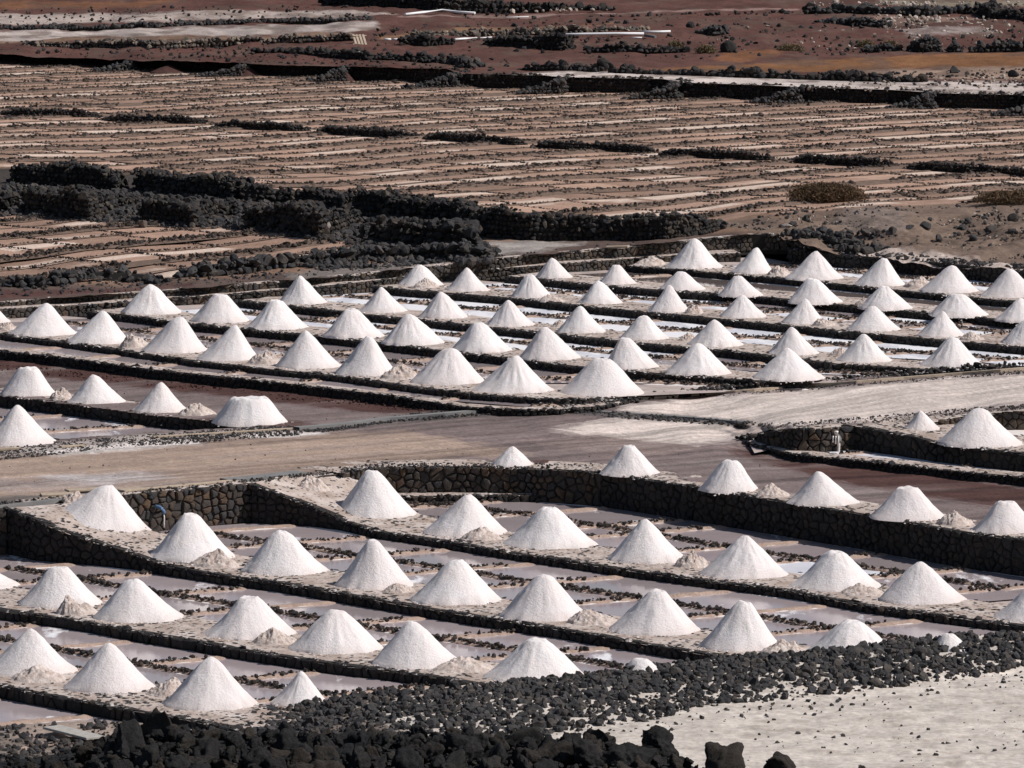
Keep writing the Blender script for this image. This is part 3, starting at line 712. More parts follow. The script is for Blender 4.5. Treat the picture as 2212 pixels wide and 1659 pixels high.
# upper sheet B: red cinder land behind
ztop = lambda a, b: 2.4 + np.interp(a, T2x, T2h) + np.clip((100 - b) / 100, 0, 3) * .9 + .35 * np.clip((150 - b) / 60, 0, 1)
n = 230
topy = np.concatenate([np.linspace(-330, -10, 40), np.linspace(-8, 0, n)])
tl = np.interp(xs, T2x, T2t)
q = np.concatenate([np.linspace(0, 1, n)])[:, None]
rows = np.concatenate([np.tile(np.linspace(-330, -8, 40)[:, None], (1, len(xs))), (-6) * (1 - q) + tl[None] * q])
BR = [
 ([(-500, 8), (300, 2), (420, 4), (300, 16), (-500, 20)], (.19, .09, .05), 3),
 ([(-500, 30), (0, 30), (300, 26), (560, 21), (780, 25), (860, 33), (600, 38), (450, 40), (300, 48), (0, 54), (-500, 58)], (.40, .335, .30), 2),
 ([(-500, 68), (0, 66), (300, 62), (600, 54), (740, 50), (805, 46), (820, 58), (745, 68), (400, 78), (0, 90), (-500, 94)], (.40, .345, .315), 2),
 ([(-500, 94), (0, 91), (300, 82), (745, 70), (760, 76), (400, 86), (0, 97)], (.20, .13, .09), 2),
 ([(860, 37), (1000, 31), (1106, 30), (1400, 22), (1726, 15), (1726, 18), (1400, 26), (1106, 36), (860, 40)], (.30, .20, .175), 1),
 ([(815, 76), (880, 67), (1106, 60), (1330, 50), (1340, 53), (1106, 66), (880, 74), (820, 84)], (.26, .155, .09), 2),
 ([(1106, 160), (1230, 154), (1400, 158), (1650, 165), (1950, 172), (2212, 178), (2600, 182), (2600, 230), (2212, 212), (1950, 204), (1656, 190), (1431, 176), (1106, 166)], (.55, .48, .44), 2),
 ([(1380, 152), (1560, 142), (1700, 132), (1850, 124), (2212, 112), (2600, 108), (2600, 146), (2212, 142), (1860, 150), (1650, 158), (1500, 160)], (.205, .10, .048), 2),
 ([(1560, 120), (1620, 108), (1700, 116), (1600, 132), (1540, 130)], (.22, .10, .05), 3),
 ([(1840, 152), (2000, 148), (2212, 144), (2600, 144), (2600, 166), (2212, 172), (1950, 168)], (.30, .215, .165), 3),
 ([(1880, 34), (2100, 36), (2140, 42), (1990, 54), (1900, 50)], (.24, .16, .13), 3),
 ([(1930, 62), (2120, 62), (2160, 72), (1960, 78)], (.30, .25, .23), 3),
 ([(1900, 0), (2600, 0), (2600, 18), (2100, 14), (1900, 10)], (.24, .2, .15), 3),
 ([(2240, 60), (2600, 66), (2600, 84), (2240, 76)], (.28, .24, .22), 3),
]
def colB(px, py, wx, wy):
    c = paint(px, py, (.106, .052, .042), BR, dx=14, dy=2.2, wx=wx * .6, wy=wy * .35)
    a = (sm(.50, .66, fbm(wx * .55, wy * .28, 85, 5)) * .6)[..., None]; c = c * (1 - a) + np.array([.11, .075, .06]) * a
    return c * (.62 + .78 * fbm(wx * .35, wy * .22, 81, 5))[..., None]
lattice('cinder_land', xs, rows, ztop, colB, M_ground, None, lambda x, y, a, b: (fbm(x * .25, y * .14, 82) - .5) * .5 * sm(140, 100, b) + (fbm(x * 1.1, y * .6, 83) - .5) * .18 * sm(175, 140, b))

# near sheet: rubble flat, rubble bank and sand
edge_f = [(-500, 1585), (0, 1568), (187, 1556), (300, 1560), (420, 1562), (600, 1527), (720, 1508), (850, 1493), (1050, 1477), (1340, 1451), (1550, 1420), (1760, 1407), (2000, 1377), (2212, 1365), (2600, 1338)]
hi = np.interp(xs, *np.array(edge_f).T); tt = np.linspace(0, 1, 170)[:, None]; rows = hi[None] * (1 - tt) + 1800 * tt
FR = [([(-500, 1540), (300, 1540), (600, 1500), (720, 1500), (900, 1600), (1300, 1800), (-500, 1800)], (.20, .165, .14), 6),
      ([(60, 1565), (200, 1555), (330, 1580), (200, 1600), (40, 1598)], (.36, .29, .245), 6),
      ([(1120, 1478), (1330, 1462), (1380, 1470), (1340, 1484), (1180, 1490)], (.70, .66, .63), 3),
      ([(380, 1570), (470, 1565), (500, 1590), (420, 1605)], (.70, .64, .60), 3),
      ([(560, 1527), (850, 1495), (1050, 1480), (1050, 1492), (820, 1515), (600, 1545)], (.38, .28, .22), 4)]
def colF(px, py, wx, wy):
    c = paint(px, py, (.575, .525, .468), FR, wx=wx, wy=wy)
    s = fbm(wx * .5, wy * 1.1, 91, 5); s2 = fbm(wx * 1.9, wy * 2.6, 92, 5)
    c = c * (.84 + .3 * s)[..., None]; a = (sm(.56, .70, s2) * .42)[..., None]
    return c * (1 - a) + np.array([.33, .275, .23]) * a
def zF(a, b):
    e = np.interp(a, *np.array(edge_f).T); bs = np.interp(a, [-300, 600, 900, 1250, 1500, 1800, 2212, 2500], [1640, 1640, 1600, 1580, 1530, 1500, 1450, 1425])
    zb = np.interp(a, [-300, 0, 400, 850, 1100], [-1.72, -1.70, -1.62, -1.38, -1.3]); cz = np.interp(a, [-300, 0, 400, 600, 720, 850, 1050, 1340, 1550, 1760, 2000, 2212, 2500], [-1.72, -1.72, -1.6, -1.45, -1.3, -1.1, -.95, -.9, -.8, -.75, -.7, -.65, -.6])
    return zb + (cz - zb) * np.clip((bs - b) / (bs - e), 0, 1)
lattice('sand', xs, rows, zF, colF, M_sand, None, lambda x, y, a, b: (fbm(x * 1.3, y * 1.3, 93) - .5) * .09 + (fbm(x * 4, y * 4, 94) - .5) * .05)

# ================================================================ LOWER PANS
wall('short lit stretch of black wall at the left frame edge beside the sandy track', [(-260, 1114, 0), (-120, 1102, 0), (14, 1096, 0)], -1.38, .3, M_fit)
W_lit = wall('sunlit brown and grey lava stone wall behind the blue outlet pipe', [(60, 1086, 0), (120, 1081, 0), (268, 1068, 0), (400, 1055, 0), (545, 1042, 0)], -1.2, .235, M_fit, depth=.075, pave=.9, cob=10)
W0 = Line(L0p, -1.05)
wall('lit bend of brown fitted stones left of the tall black wall', L0p[:6], -1.05, .245, M_fit, depth=.07, pave=2.0, cob=14)  # sunlit stretch keeps the lighter stone colour of this split wall
wall('tall black shaded stone wall below the gravel track carrying salt heaps', L0p[5:], -1.05, .24, M_lava, depth=.06, pave=2.0, cob=14)  # same wall in shade: darker stone colour deepens the shade
L1p = [(544, 1044, 0), (609, 1068, -.28), (670, 1091, -.55), (738, 1121, -.85), (816, 1147, -.95), (937, 1164, -.95), (1084, 1189, -.95), (1303, 1222, -.95), (1472, 1245, -.95), (1696, 1273, -.95), (1883, 1308, -.95), (2050, 1330, -.95), (2212, 1351, -.95), (2420, 1388, -.95)]
W1 = wall('dark walkway wall ramping down right from the sandy track below the tall wall', L1p, -1.2, .23, M_lava, pave=3.0)
L2p = [(16, 1097, -.03), (73, 1119, -.15), (134, 1145, -.42), (203, 1168, -.65), (284, 1192, -.88), (345, 1216, -1.03), (427, 1233, -1.08), (508, 1245, -1.08), (609, 1258, -1.08), (738, 1280, -1.08), (877, 1305, -1.08), (1059, 1334, -1.08), (1222, 1359, -1.08), (1473, 1402, -1.08), (1591, 1421, -1.08), (1760, 1448, -1.08)]
W2 = wall('dark walkway wall descending from the left frame edge past the blue pipe', L2p, -1.38, .25, M_lava, pave=3.0)
L3p = [(-260, 1262, -1.25), (0, 1316, -1.25), (122, 1332, -1.25), (203, 1345, -1.25), (284, 1361, -1.25), (406, 1381, -1.25), (528, 1403, -1.25), (738, 1435, -1.25), (816, 1443, -1.25), (937, 1459, -1.25), (1039, 1479, -1.25), (1100, 1489, -1.25)]
W3 = wall('black walkway wall reaching the rubble bank at the bottom centre', L3p, -1.55, .24, M_lava, pave=3.0)
L4p = [(-260, 1428, -1.4), (0, 1479, -1.4), (81, 1495, -1.4), (203, 1517, -1.4), (284, 1531, -1.4), (349, 1543, -1.4), (406, 1552, -1.4), (520, 1575, -1.4)]
W4 = wall('lowest black walkway wall in the bottom left corner', L4p, -1.75, .26, M_lava, pave=2.8)
pv = [P(*q) for q in ((544, 1042, -.01), (640, 1031, -.02), (738, 1020, -.04), (850, 1062, -.85), (860, 1100, -1.0), (738, 1112, -.90), (660, 1080, -.52))]
me = bpy.data.meshes.new('ramp'); me.from_pydata([tuple(v) for v in pv], [], [(0, 6, 1), (1, 6, 5), (1, 5, 2), (2, 5, 4), (2, 4, 3)]); link('ramp', me, None, M_pave)['kind'] = 'structure'
bench = wall('low salt-capped stone ledge at the foot of the tall wall', [(860, 1072, -.78), (1000, 1069, -.78), (1100, 1067, -.78), (1201, 1067, -.78)], -1.1, .2, M_lava, pave=1.3, cob=4)
left_end = P(0, 1091, 0)
def fl(W, nx_, z): floor_between(W, nx_, z)
fl(W0, W1, -1.06)
Wc = Line([(-20, 1090, 0), (268, 1064, 0), (545, 1038, 0), (609, 1068, 0)], -1.2)
floor_between(W1, W2, -1.21)
Wleft = Line([(-400, 1128, 0), (-120, 1100, 0), (16, 1093, 0)], 0)
L2ext = Line([(-400, 1128, 0)] + [(-120, 1100, 0)] + L2p, -1.38)
floor_between(L2ext, W3, -1.39); floor_between(W3, Line([(-400, 1400, -1.4)] + L4p + [(700, 1600, -1.4)], -1.75), -1.56)
sheet_poly('pan_floor', [tuple(P(a, b, -1.76)[:2]) for a, b in ((-400, 1640), (700, 1640), (540, 1590), (406, 1562), (203, 1525), (0, 1487), (-400, 1400))], -1.76, M_floor)
pans('tan mud berms and dark stones dividing pans below the tall wall', W0, W1.off(-2.95), -1.05, [(1468 , 1128), (1573, 1141), (1771, 1170), (1962, 1196), (2159, 1225)], mats=(0, 0, 1, 0, 2), stone=.058)
pans('tan mud berms dividing the second row of grey pans', W1, W2.off(-2.95), -1.2, [(966, 1192), (1177, 1219), (1352, 1249), (1565, 1283), (1761, 1315), (1992, 1345)], mats=(0, 0, 1), stone=.058)
pans('mud berms and stones dividing pans between second and third lower walkways', W2, W3.off(-2.95), -1.38, [(203, 1214), (390, 1237), (581, 1267), (766, 1300), (968, 1332), (1149, 1365), (1372, 1397)], mats=(0, 0, 1), stone=.062)
pans('stony berms dividing the pans above the lowest walkway', W3, W4.off(-2.75), -1.55, [(101, 1351), (325, 1385), (504, 1422), (700, 1455)], mats=(0, 1), stone=.062)
pans('tan berm along the last pan in the bottom left corner', W4, Line([(-400, 1690, -1.75), (600, 1600, -1.75)], -1.75), -1.75, [(187, 1553)], mats=(0,), maxw=5, rows=1, stone=.062)

# ================================================================ LEFT POOL AND RIGHT POOL
Mp = [(-300, 820, 0), (0, 853, 0), (134, 870, 0), (282, 890, 0), (460, 910, 0), (554, 921, 0)]
WM = wall('black wall with four salt heaps above the small pool at left', Mp, -.42, .22, M_lava, pave=2.2)
Mrim = Line([(-300, 915, 0), (60, 945, 0), (110, 950, 0), (353, 931, 0), (554, 921, 0)], -.4)
sheet_poly('pan_floor', [tuple(P(a, b, -.43)[:2]) for a, b in ((-400, 840), (282, 905), (580, 940), (300, 985), (100, 1000), (-400, 975))], -.43, M_floor)
pans('white rimmed berms across the small pool left of the track', WM, Mrim, -.42, None, step=4.2, s0=2.5, mats=(0,), rows=1, maxw=4.5)
Rlit = [(1634, 941, .22), (1660, 932, .52), (1722, 924, .8), (1776, 924, .8), (1846, 919, .8)]
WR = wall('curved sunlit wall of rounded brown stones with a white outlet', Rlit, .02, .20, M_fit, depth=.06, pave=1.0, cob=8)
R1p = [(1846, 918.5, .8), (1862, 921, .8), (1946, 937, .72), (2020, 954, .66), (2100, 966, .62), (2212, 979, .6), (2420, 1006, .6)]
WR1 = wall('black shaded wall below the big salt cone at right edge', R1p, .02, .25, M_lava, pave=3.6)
Rrim = [(1618, 953, .08), (1635, 959.5, .10), (1666, 969, .10), (1713, 978, .10), (1776, 986, .10), (1838, 991, .10), (1918, 999, .10), (2057, 1015, .10), (2212, 1029, .10), (2420, 1052, .10)]
WRr = wall('low curved black kerb wall of the right pool along the gravel track', Rrim, -.22, .2, M_lava, pave=.95, cob=14)
sheet_poly('pan_floor', [tuple(P(a, b, c)[:2]) for a, b, c in Rrim] + [tuple(P(a, b, .62)[:2]) for a, b in ((2420, 1000), (2212, 975), (2020, 948), (1861, 918), (1700, 922), (1630, 936))], .01, M_floor)
pans('tan berms between the bright pans of the right pool', WR1, WRr.off(-.95), .02, [(1922, 976), (2030, 985), (2107, 1011)], step=4.0, mats=(2,), rows=1, maxw=4.)
WRb = wall('low lit stone wall behind the big salt cone at the right edge', [(1990, 912, .9), (2060, 902, .95), (2100, 897, 1.0), (2150, 891, 1.05), (2212, 887, 1.1), (2420, 873, 1.2)], .5, .22, M_fit, pave=.5, cob=4)
sheet_poly('pan_floor', [tuple(P(a, b, .56)[:2]) for a, b in ((1862, 921), (1990, 905), (2450, 870), (2450, 980), (2212, 965), (2020, 945))], .5, M_crust)

# ================================================================ UPPER PANS
fz = [.28, .45, .65, .85, 1.05, 1.25, 1.45]
U = [None] * 8
U[0] = U0p
U[1] = [(-300, 688, .52), (0, 721, .52), (168, 742, .52), (302, 761, .52), (423, 779, .52), (591, 798, .52), (738, 812, .52), (882, 833, .52), (1020, 850, .52), (1137, 858, .52), (1205, 862, .50), (1289, 861, .46), (1345, 858, .42)]
U[2] = [(188, 672, .75), (292, 682, .75), (413, 699, .75), (537, 711, .75), (738, 730, .75), (822, 741, .75), (969, 758, .75), (1121, 776, .75), (1289, 796, .75), (1469, 810, .75), (1623, 821, .75), (1748, 823, .72)]
U[3] = [(517, 648, .95), (605, 659, .95), (743, 672, .95), (775, 677, .95), (902, 689, .95), (1037, 704, .95), (1205, 721, .95), (1339, 736, .95), (1469, 748, .95), (1570, 756, .95), (1670, 769, .95), (1805, 785, .95), (1983, 796, .95), (2107, 797, .92)]
U[4] = [(805, 617, 1.15), (869, 625, 1.15), (963, 632, 1.15), (1104, 643, 1.15), (1248, 659, 1.15), (1393, 674, 1.15), (1469, 679, 1.15), (1553, 688, 1.15), (1687, 701, 1.15), (1825, 716, 1.15), (1979, 729, 1.15), (2212, 749, 1.15), (2420, 772, 1.15)]
U[5] = [(1090, 596, 1.35), (1154, 601, 1.35), (1285, 615, 1.35), (1473, 630, 1.35), (1650, 641, 1.35), (1821, 658, 1.35), (1973, 672, 1.35), (2134, 687, 1.35), (2420, 713, 1.35)]
U[6] = [(1349, 574, 1.52), (1473, 582, 1.52), (1573, 591, 1.52), (1694, 601, 1.52), (1842, 616, 1.52), (1983, 631, 1.52), (2114, 644, 1.52), (2212, 653, 1.52), (2420, 675, 1.52)]
U[7] = U7p
fz2 = [0.0] + fz
ulab = ['black rubble kerb wall between the upper pans and the red cinder track', 'frontmost dark walkway wall of the upper pans, above the gravel track', 'second dark walkway wall from the front of the upper pans', 'third dark walkway wall from the front of the upper pans', 'fourth dark walkway wall from the front of the upper pans', 'fifth dark walkway wall, below the long brown reflecting pan', 'sixth dark walkway wall, above the long brown reflecting pan', 'rearmost black wall of the upper pans below the stony slope']
WU = []
for k in range(8):
    w = wall(ulab[k], U[k], -.12 if k == 0 else fz2[k], .21, M_lava, pave=(.7 if k == 0 else 2.7 if k < 7 else .5), cob=(8 if k < 7 else 5), lim=300, capsize=.12)
    WU.append(w)
mm = [(0, 0, 1), (0, 1, 1), (2, 0, 2), (2,), (0, 2, 2), (3,), (2, 0)]
plab = ['tan berms dividing the frontmost row of upper pans', 'stony berms between first and second walkways of the upper pans', 'stony berms between second and third walkways of the upper pans', 'dark berms between third and fourth walkways among white pans', 'dark berms between fourth and fifth walkways of the upper pans', 'low berm at the end of the long brown reflecting pan', 'stony berms in the rearmost pans below the slope']
for k in range(7):                                     # floor between wall k (front) and wall k+1 (back)
    A, B = WU[k + 1], WU[k]
    ext = [(A.px[0][0] - 90, A.px[0][1] + 4, A.px[0][2])] if k < 6 else []
    a = [tuple(p) for p in (A.xy - A.vn * .35)]; b = [tuple(p) for p in B.xy]
    lx = [tuple(P(A.px[0][0] - 130, A.px[0][1] + 2, fz[k])[:2])]
    sheet_poly('pan_floor', b + a[::-1] + lx, fz[k] - .01, M_floor)
    off_ = {0: -.6}.get(k, -2.65)
    pans(plab[k], A, B.off(off_), fz[k], None, step=(3.7 if k != 5 else 40), s0=1.0 + .7 * (k % 3), mats=mm[k], rows=(1 if k in (0, 5) else 2), maxw=6.5, stone=.048, last=(k != 0))
ledge = [(-300, 690, .78), (0, 668, .8), (289, 651, .88), (504, 634, 1.0), (743, 613, 1.25), (963, 589, 1.38), (1090, 579, 1.47), (1238, 568, 1.6), (1390, 556, 1.66), (1500, 550, 1.75), (1600, 546, 1.8)]
wall('lower tier of the sunlit retaining wall behind the upper pans', ledge, [.3, .3, .4, .6, .8, .95, 1.02, 1.15, 1.25, 1.4, 1.45], .20, M_fitg, depth=.05, pave=1.9, cob=2, core=.2)
wall('upper tier of the sunlit retaining wall along the brown path', UpT, [.72, .78, .86, .98, 1.2, 1.33, 1.42, 1.55, 1.6, 1.65, 1.72, 1.75], .21, M_fitg, depth=.05, pave=.5, cob=6, core=.2)

# ================================================================ SALT HEAPS
ORD = ['first', 'second', 'third', 'fourth', 'fifth', 'sixth', 'seventh', 'eighth', 'ninth', 'tenth', 'eleventh', 'twelfth']
def heap_mesh(name, c, R, H, ax, flat, seed, dirty=False):
    r = np.random.default_rng(seed); na, nr = (88, 30) if not dirty else (110, 36)
    th = np.linspace(0, 2 * math.pi, na, endpoint=False); rr = np.linspace(0, 1, nr) ** (.9 if not dirty else .8)
    T, Q = np.meshgrid(th, rr)
    if not dirty:
        ph = r.uniform(0, 6.28, 4); fac = 1 - r.uniform(.02, .09) * np.abs(np.sin(1.5 * T + ph[0])) - .03 * np.sin(2 * T + ph[1])
        fac = fac / fac.max(); e = r.uniform(.09, .17); flat = flat * .8
        q2 = np.clip((Q - flat) / (1 - flat), 0, 1) if flat > 0 else Q
        p = np.sqrt(q2 ** 2 + e ** 2) - e; p /= (math.sqrt(1 + e * e) - e)
        hz = (1 - p) ** r.uniform(1.0, 1.12)
        gx, gy = np.cos(T) * Q, np.sin(T) * Q
        gul = (vn(T * 6 + 40, Q * 1.5, seed) - .5) * r.choice([.02, .03, .055, .08]) * np.sin(Q * math.pi) ** 2 + (vn(T * 15 + 11, Q * 2.5, seed + 1) - .5) * .010 * np.sin(Q * math.pi)
        rad = R * Q * (1 + (fac - 1) * np.sin(np.clip(Q, 0, 1) * math.pi) ** .6) * (1 + gul * 1.2)
        edge = (vn(T * 5 + 7, T * 0, seed + 3) - .5) * .10 * Q ** 6; rad *= 1 + edge
        X = rad * np.cos(T) + ax * (1 - Q) ; Y = rad * np.sin(T)
        Z = H * hz + (fbm(X * 3.0 + seed, Y * 3.0, 5) - .5) * .10 * np.clip(1.1 - Q, 0, 1) + (vn(X * 11, Y * 11 + seed, 6) - .5) * .018 * (Q < .97)
        if flat > 0: Z += (vn(X * 6, Y * 6, seed) - .5) * .07 * (q2 < .05) 
    else:
        wob = 1 + (fbm(np.cos(T) * 1.3 + seed, np.sin(T) * 1.3, seed) - .5) * .5 * Q
        X = R * Q * np.cos(T) * wob + ax * (1 - Q); Y = R * Q * np.sin(T) * .9 * wob
        k = .45 / R * 2.0
        f = fbm(X * 1.9 / R + seed * 3, Y * 1.9 / R, 7, 4); rg = 1 - np.abs(2 * vn(X * 5 / R + seed, Y * 5 / R, 12) - 1); f2 = vn(X * 11 / R + seed, Y * 11 / R, 9); f3 = vn(X * 22 / R, Y * 22 / R + seed, 13)
        env = np.clip(1.08 - Q, 0, 1)
        Z = H * ((1 - Q) ** .85 * (.35 + 1.15 * f) + (.16 * (rg - .5) + .13 * (f2 - .5) + .07 * (f3 - .5)) * np.minimum(1, env * 1.8)); Z = np.maximum(Z, .0) * sm(1.02, .82, Q)
        Z = Z * H / max(Z.max(), 1e-3)
    Z[-1] = -.03
    V = np.stack([X, Y, Z], -1).reshape(-1, 3); a = []
    for i in range(nr - 1):
        k = np.arange(na); a.append(np.stack([i * na + k, i * na + (k + 1) % na, (i + 1) * na + (k + 1) % na, (i + 1) * na + k], 1))
    Fc = np.concatenate(a)[:, ::-1]
    return mesh_np(name, V, Fc, True)
hseed = [10]
def heap(row, word, label, apx, apy, L, R, b, z, flat=0, dirty=False):
    hseed[0] += 1; cx = (L + R) / 2; Pb = P(cx, b, z); Rm = (R - L) / 2 / F * Pb.y * (1.0 if not dirty else 1.02)
    c = Vector((Pb.x * (Pb.y + Rm * .95) / Pb.y, Pb.y + Rm * (.95 if not dirty else .85), z)); top = PY(apx, apy, c.y); H = top.z - z; ax = top.x - c.x
    me = heap_mesh('salt_heap', c, Rm, H, ax, flat / (R - L) if flat else 0, hseed[0], dirty)
    o = link('salt_heap' if not dirty else 'raw_salt_pile', me, None, M_dirty if dirty else M_salt); o.location = c
    if row.endswith('left frame edge') and apx == 235:
        for v_ in me.vertices: v_.co.z -= v_.co.x / Rm * .27
    tag(o, label, 'salt heap' if not dirty else 'salt pile', row)
    return o
ROWS = {
 'L0': ('on the tall black wall by the gravel track', 0, [(1106.6, 965, 1060, 1154, 1008, 0), (1359, 961.5, 1295, 1428, 1028.7, 17), (1580.5, 994, 1509, 1639.5, 1064, 28), (1767.4, 1017.5, 1699.6, 1860.9, 1092.7, 0), (1960, 1053, 1879, 2043.7, 1125, 46), (2170, 1083.7, 2096.5, 2252, 1153.6, 48)]),
 'L1': ('on the walkway just below the tall black wall', -.95, [(803, 1015.5, 713, 909, 1124, 18), (1013, 1067.5, 909, 1096, 1159.7, 0), (1185, 1096, 1084, 1291, 1187, 24), (1392.6, 1122, 1309, 1486, 1218, 0), (1611, 1158.5, 1509, 1704.5, 1251, 0), (1806, 1190, 1704.5, 1909.6, 1277.5, 24), (1986.8, 1212.5, 1893, 2090, 1306.8, 0), (2232, 1262, 2143, 2330, 1344.6, 0)]),
 'L2': ('on the walkway that starts at the left frame edge', -1.08, [(235, 1046, 98, 342, 1153, 18), (410, 1109.7, 315, 510, 1212.5, 26), (605.4, 1148, 518, 713, 1243, 22), (805.5, 1167.8, 721, 897, 1274, 18), (988, 1209.7, 882.7, 1086, 1308, 26), (1175, 1241, 1075.7, 1274.8, 1342.5, 20), (1421, 1274.7, 1311, 1516, 1373, 26), (1609, 1298.7, 1505, 1690, 1407.6, 20), (1842, 1340, 1722, 1948, 1432, 34), (2050, 1366, 1990, 2112, 1425, 12)]),
 'L3': ('on the third walkway below the tall wall', -1.25, [(-62, 1206, -170, 43, 1277.5, 0), (126, 1224, 36.6, 225.5, 1314, 36), (284, 1252, 197, 400, 1346, 24), (540.4, 1289, 433, 645, 1382, 40), (725, 1318, 620, 831, 1414, 28), (888.8, 1341, 799, 1000.5, 1445, 0), (1162, 1380, 1043, 1266.7, 1475.8, 38), (1384.5, 1421, 1315, 1460, 1490, 24)]),
 'L4': ('on the lowest walkway near the bottom left corner', -1.4, [(67, 1357.6, -40, 170.6, 1462, 0), (235.7, 1388.5, 134, 335, 1497.8, 0), (455, 1418.5, 345, 560.7, 1535.5, 0), (652, 1451, 583, 711, 1525.4, 0)]),
 'M': ('on the black wall above the small left pool', 0, [(63.8, 794.6, -2, 124, 857.4, 44), (202.5, 808.7, 144, 273.8, 874.5, 0), (347.7, 823.8, 283.8, 408, 893, 0), (540, 859, 458, 622, 920, 96)]),
 'M2': ('in front of the small left pool', 0, [(38.6, 874.2, -48, 124, 964, 0)]),
 'U1': ('on the frontmost walkway of the upper pans', .52, [(-20, 655, -70, 22, 697, 0), (100.8, 653.5, 18.5, 164.6, 726.4, 0), (224.4, 670.3, 142.8, 282, 743.2, 0), (388, 684.8, 304, 449.4, 763.4, 14), (508.9, 702.2, 423, 564, 780.2, 0), (660, 714, 591, 739, 797.3, 0), (798, 729, 722, 860, 812, 14), (972.9, 752.6, 884, 1048.5, 831.6, 20), (1114, 768.7, 1020, 1199.6, 850, 0), (1302, 775.5, 1206, 1392.8, 856, 35)]),
 'U2': ('on the second walkway of the upper pans', .75, [(325.8, 613.2, 258.6, 394.7, 679.7, 0), (477, 636.7, 408, 540.8, 698.2, 34), (596.2, 647.5, 527.4, 666.8, 713, 22), (758, 667.6, 694, 830.6, 731, 26), (882, 677, 822, 961, 746, 0), (1031.7, 695.5, 971, 1109, 762, 16), (1174.4, 705.6, 1117, 1255, 778.5, 0), (1347.4, 729.8, 1299, 1426, 797, 14), (1507.4, 740.9, 1435, 1583, 811.4, 0), (1700.6, 752.6, 1623, 1782.9, 822.5, 0)]),
 'U3': ('on the third walkway of the upper pans', .95, [(648.3, 596.4, 598, 710.4, 657.9, 0), (823, 620.6, 773, 882, 676, 0), (952.7, 630, 904, 1013, 689, 0), (1097, 649, 1047, 1159, 705.6, 0), (1252.7, 661, 1201, 1309, 720, 0), (1390.4, 682.7, 1336, 1446.5, 735, 14), (1543.4, 691, 1482, 1606.5, 750, 0), (1710, 706, 1657, 1771, 767.7, 0), (1866, 719.7, 1804.7, 1929, 783.8, 0), (2058, 730, 1984.5, 2123.8, 794.6, 18)]),
 'U4': ('on the fourth walkway of the upper pans', 1.15, [(906.4, 573, 858.7, 957.8, 618, 10), (1008, 579, 961, 1060, 630, 0), (1145, 593, 1102, 1193, 643.5, 10), (1292, 605, 1246.6, 1347, 657.6, 0), (1446.5, 617, 1394, 1493, 675, 0), (1603, 636.7, 1551, 1657, 688, 0), (1740, 645, 1687, 1784.5, 700.6, 0), (1884.6, 660, 1826.5, 1945.8, 716, 0), (2036.5, 672.7, 1979, 2085, 728.4, 0), (2215, 690, 2160.7, 2270, 745, 0)]),
 'U5': ('on the fifth walkway of the upper pans', 1.35, [(1192, 557, 1156, 1238, 601.5, 0), (1330.6, 573, 1290, 1376, 615, 16), (1470, 586, 1423, 1526, 628, 10), (1591.4, 596.4, 1551, 1648.5, 641, 12), (1754, 602.5, 1700.6, 1821.5, 657, 20), (1909.5, 618, 1853, 1974, 669.7, 10), (2066.7, 635.7, 2006, 2135.6, 685.5, 28), (2204, 646.8, 2147, 2262, 695.5, 12)]),
 'U6': ('on the rearmost walkway of the upper pans', 1.52, [(1500.7, 514, 1436, 1564.5, 581, 0), (1635, 535.3, 1574.6, 1673.7, 591.4, 0), (1762.7, 543, 1694, 1825, 605.5, 0), (1910.5, 558.8, 1841.7, 1959, 619, 12), (2056.6, 573, 1984, 2115, 634, 0), (2181, 582, 2115, 2251, 643.5, 12)]),
 'R': ('on the walkway of the right pool', .64, [(1988.8, 887, 1949, 2033, 930.6, 0), (2115, 882.6, 2018, 2209.5, 966, 20)]),
}
ZO = {('L1', 0): -.93, ('L1', 1): -.93, ('L2', 0): -.62, ('L2', 1): -1.0, ('U1', 9): .46, ('R', 0): .72}
special = {('M2', 0): 'large white salt cone at the left frame edge', ('M', 3): 'wide flat-ridged salt heap', ('U1', 9): 'large salt heap with a grooved flat top', ('U6', 0): 'tall sharp salt cone standing apart', ('R', 0): 'small salt cone', ('R', 1): 'very large salt cone', ('L4', 3): 'small salt cone beside the black rubble', ('L3', 7): 'white salt cap peeping over the rubble bank', ('L2', 9): 'small white salt cap behind the rubble bank', ('L0', 0): 'small low salt cone', ('L2', 8): 'rounded salt heap cut off by the rubble bank'}
for k, (desc, z, hs) in ROWS.items():
    for i, h in enumerate(hs):
        pre = special.get((k, i)) or ('flat-topped salt heap' if h[5] > 24 else 'blunt-topped salt heap' if h[5] > 0 else 'pointed white salt heap')
        where = '%s from left %s' % (ORD[i], desc) if i else 'leftmost %s' % desc
        if (k, i) in special: lab = '%s %s' % (pre, desc) if k not in ('L3', 'L2', 'L4') else '%s, %s from left %s' % (pre, ORD[i], 'on its walkway')
        else: lab = '%s, %s' % (pre, where)
        if k == 'M' and i < 3: lab = 'salt heap, %s from left %s' % (ORD[i], desc)
        if k == 'L2' and i == 8: lab = 'rounded salt heap at right, foot hidden by black rubble bank'
        if k == 'L2' and i == 9: lab = 'small white salt cap behind the rubble bank, near right edge'
        if k == 'L3' and i == 7: lab = 'white salt cap peeping over the rubble bank, bottom centre'
        if k == 'L4' and i == 3: lab = 'small salt cone beside black rubble, last on lowest walkway'
        heap('salt heaps ' + desc, pre, lab, h[0], h[1], h[2], h[3], h[4], ZO.get((k, i), z), h[5])
CRUMB = []
def crumbs(px, py, L, R_, b, z, n):
    for _ in range(n):
        t = random.uniform(0, 1); a = L + (R_ - L) * t; e = 4 * t * (1 - t)
        v = P(a, b - 12 * (1 - e) + random.gauss(1.5, 3), z); CRUMB.append((v.x, v.y, v.z + .005, random.uniform(.012, .05)))
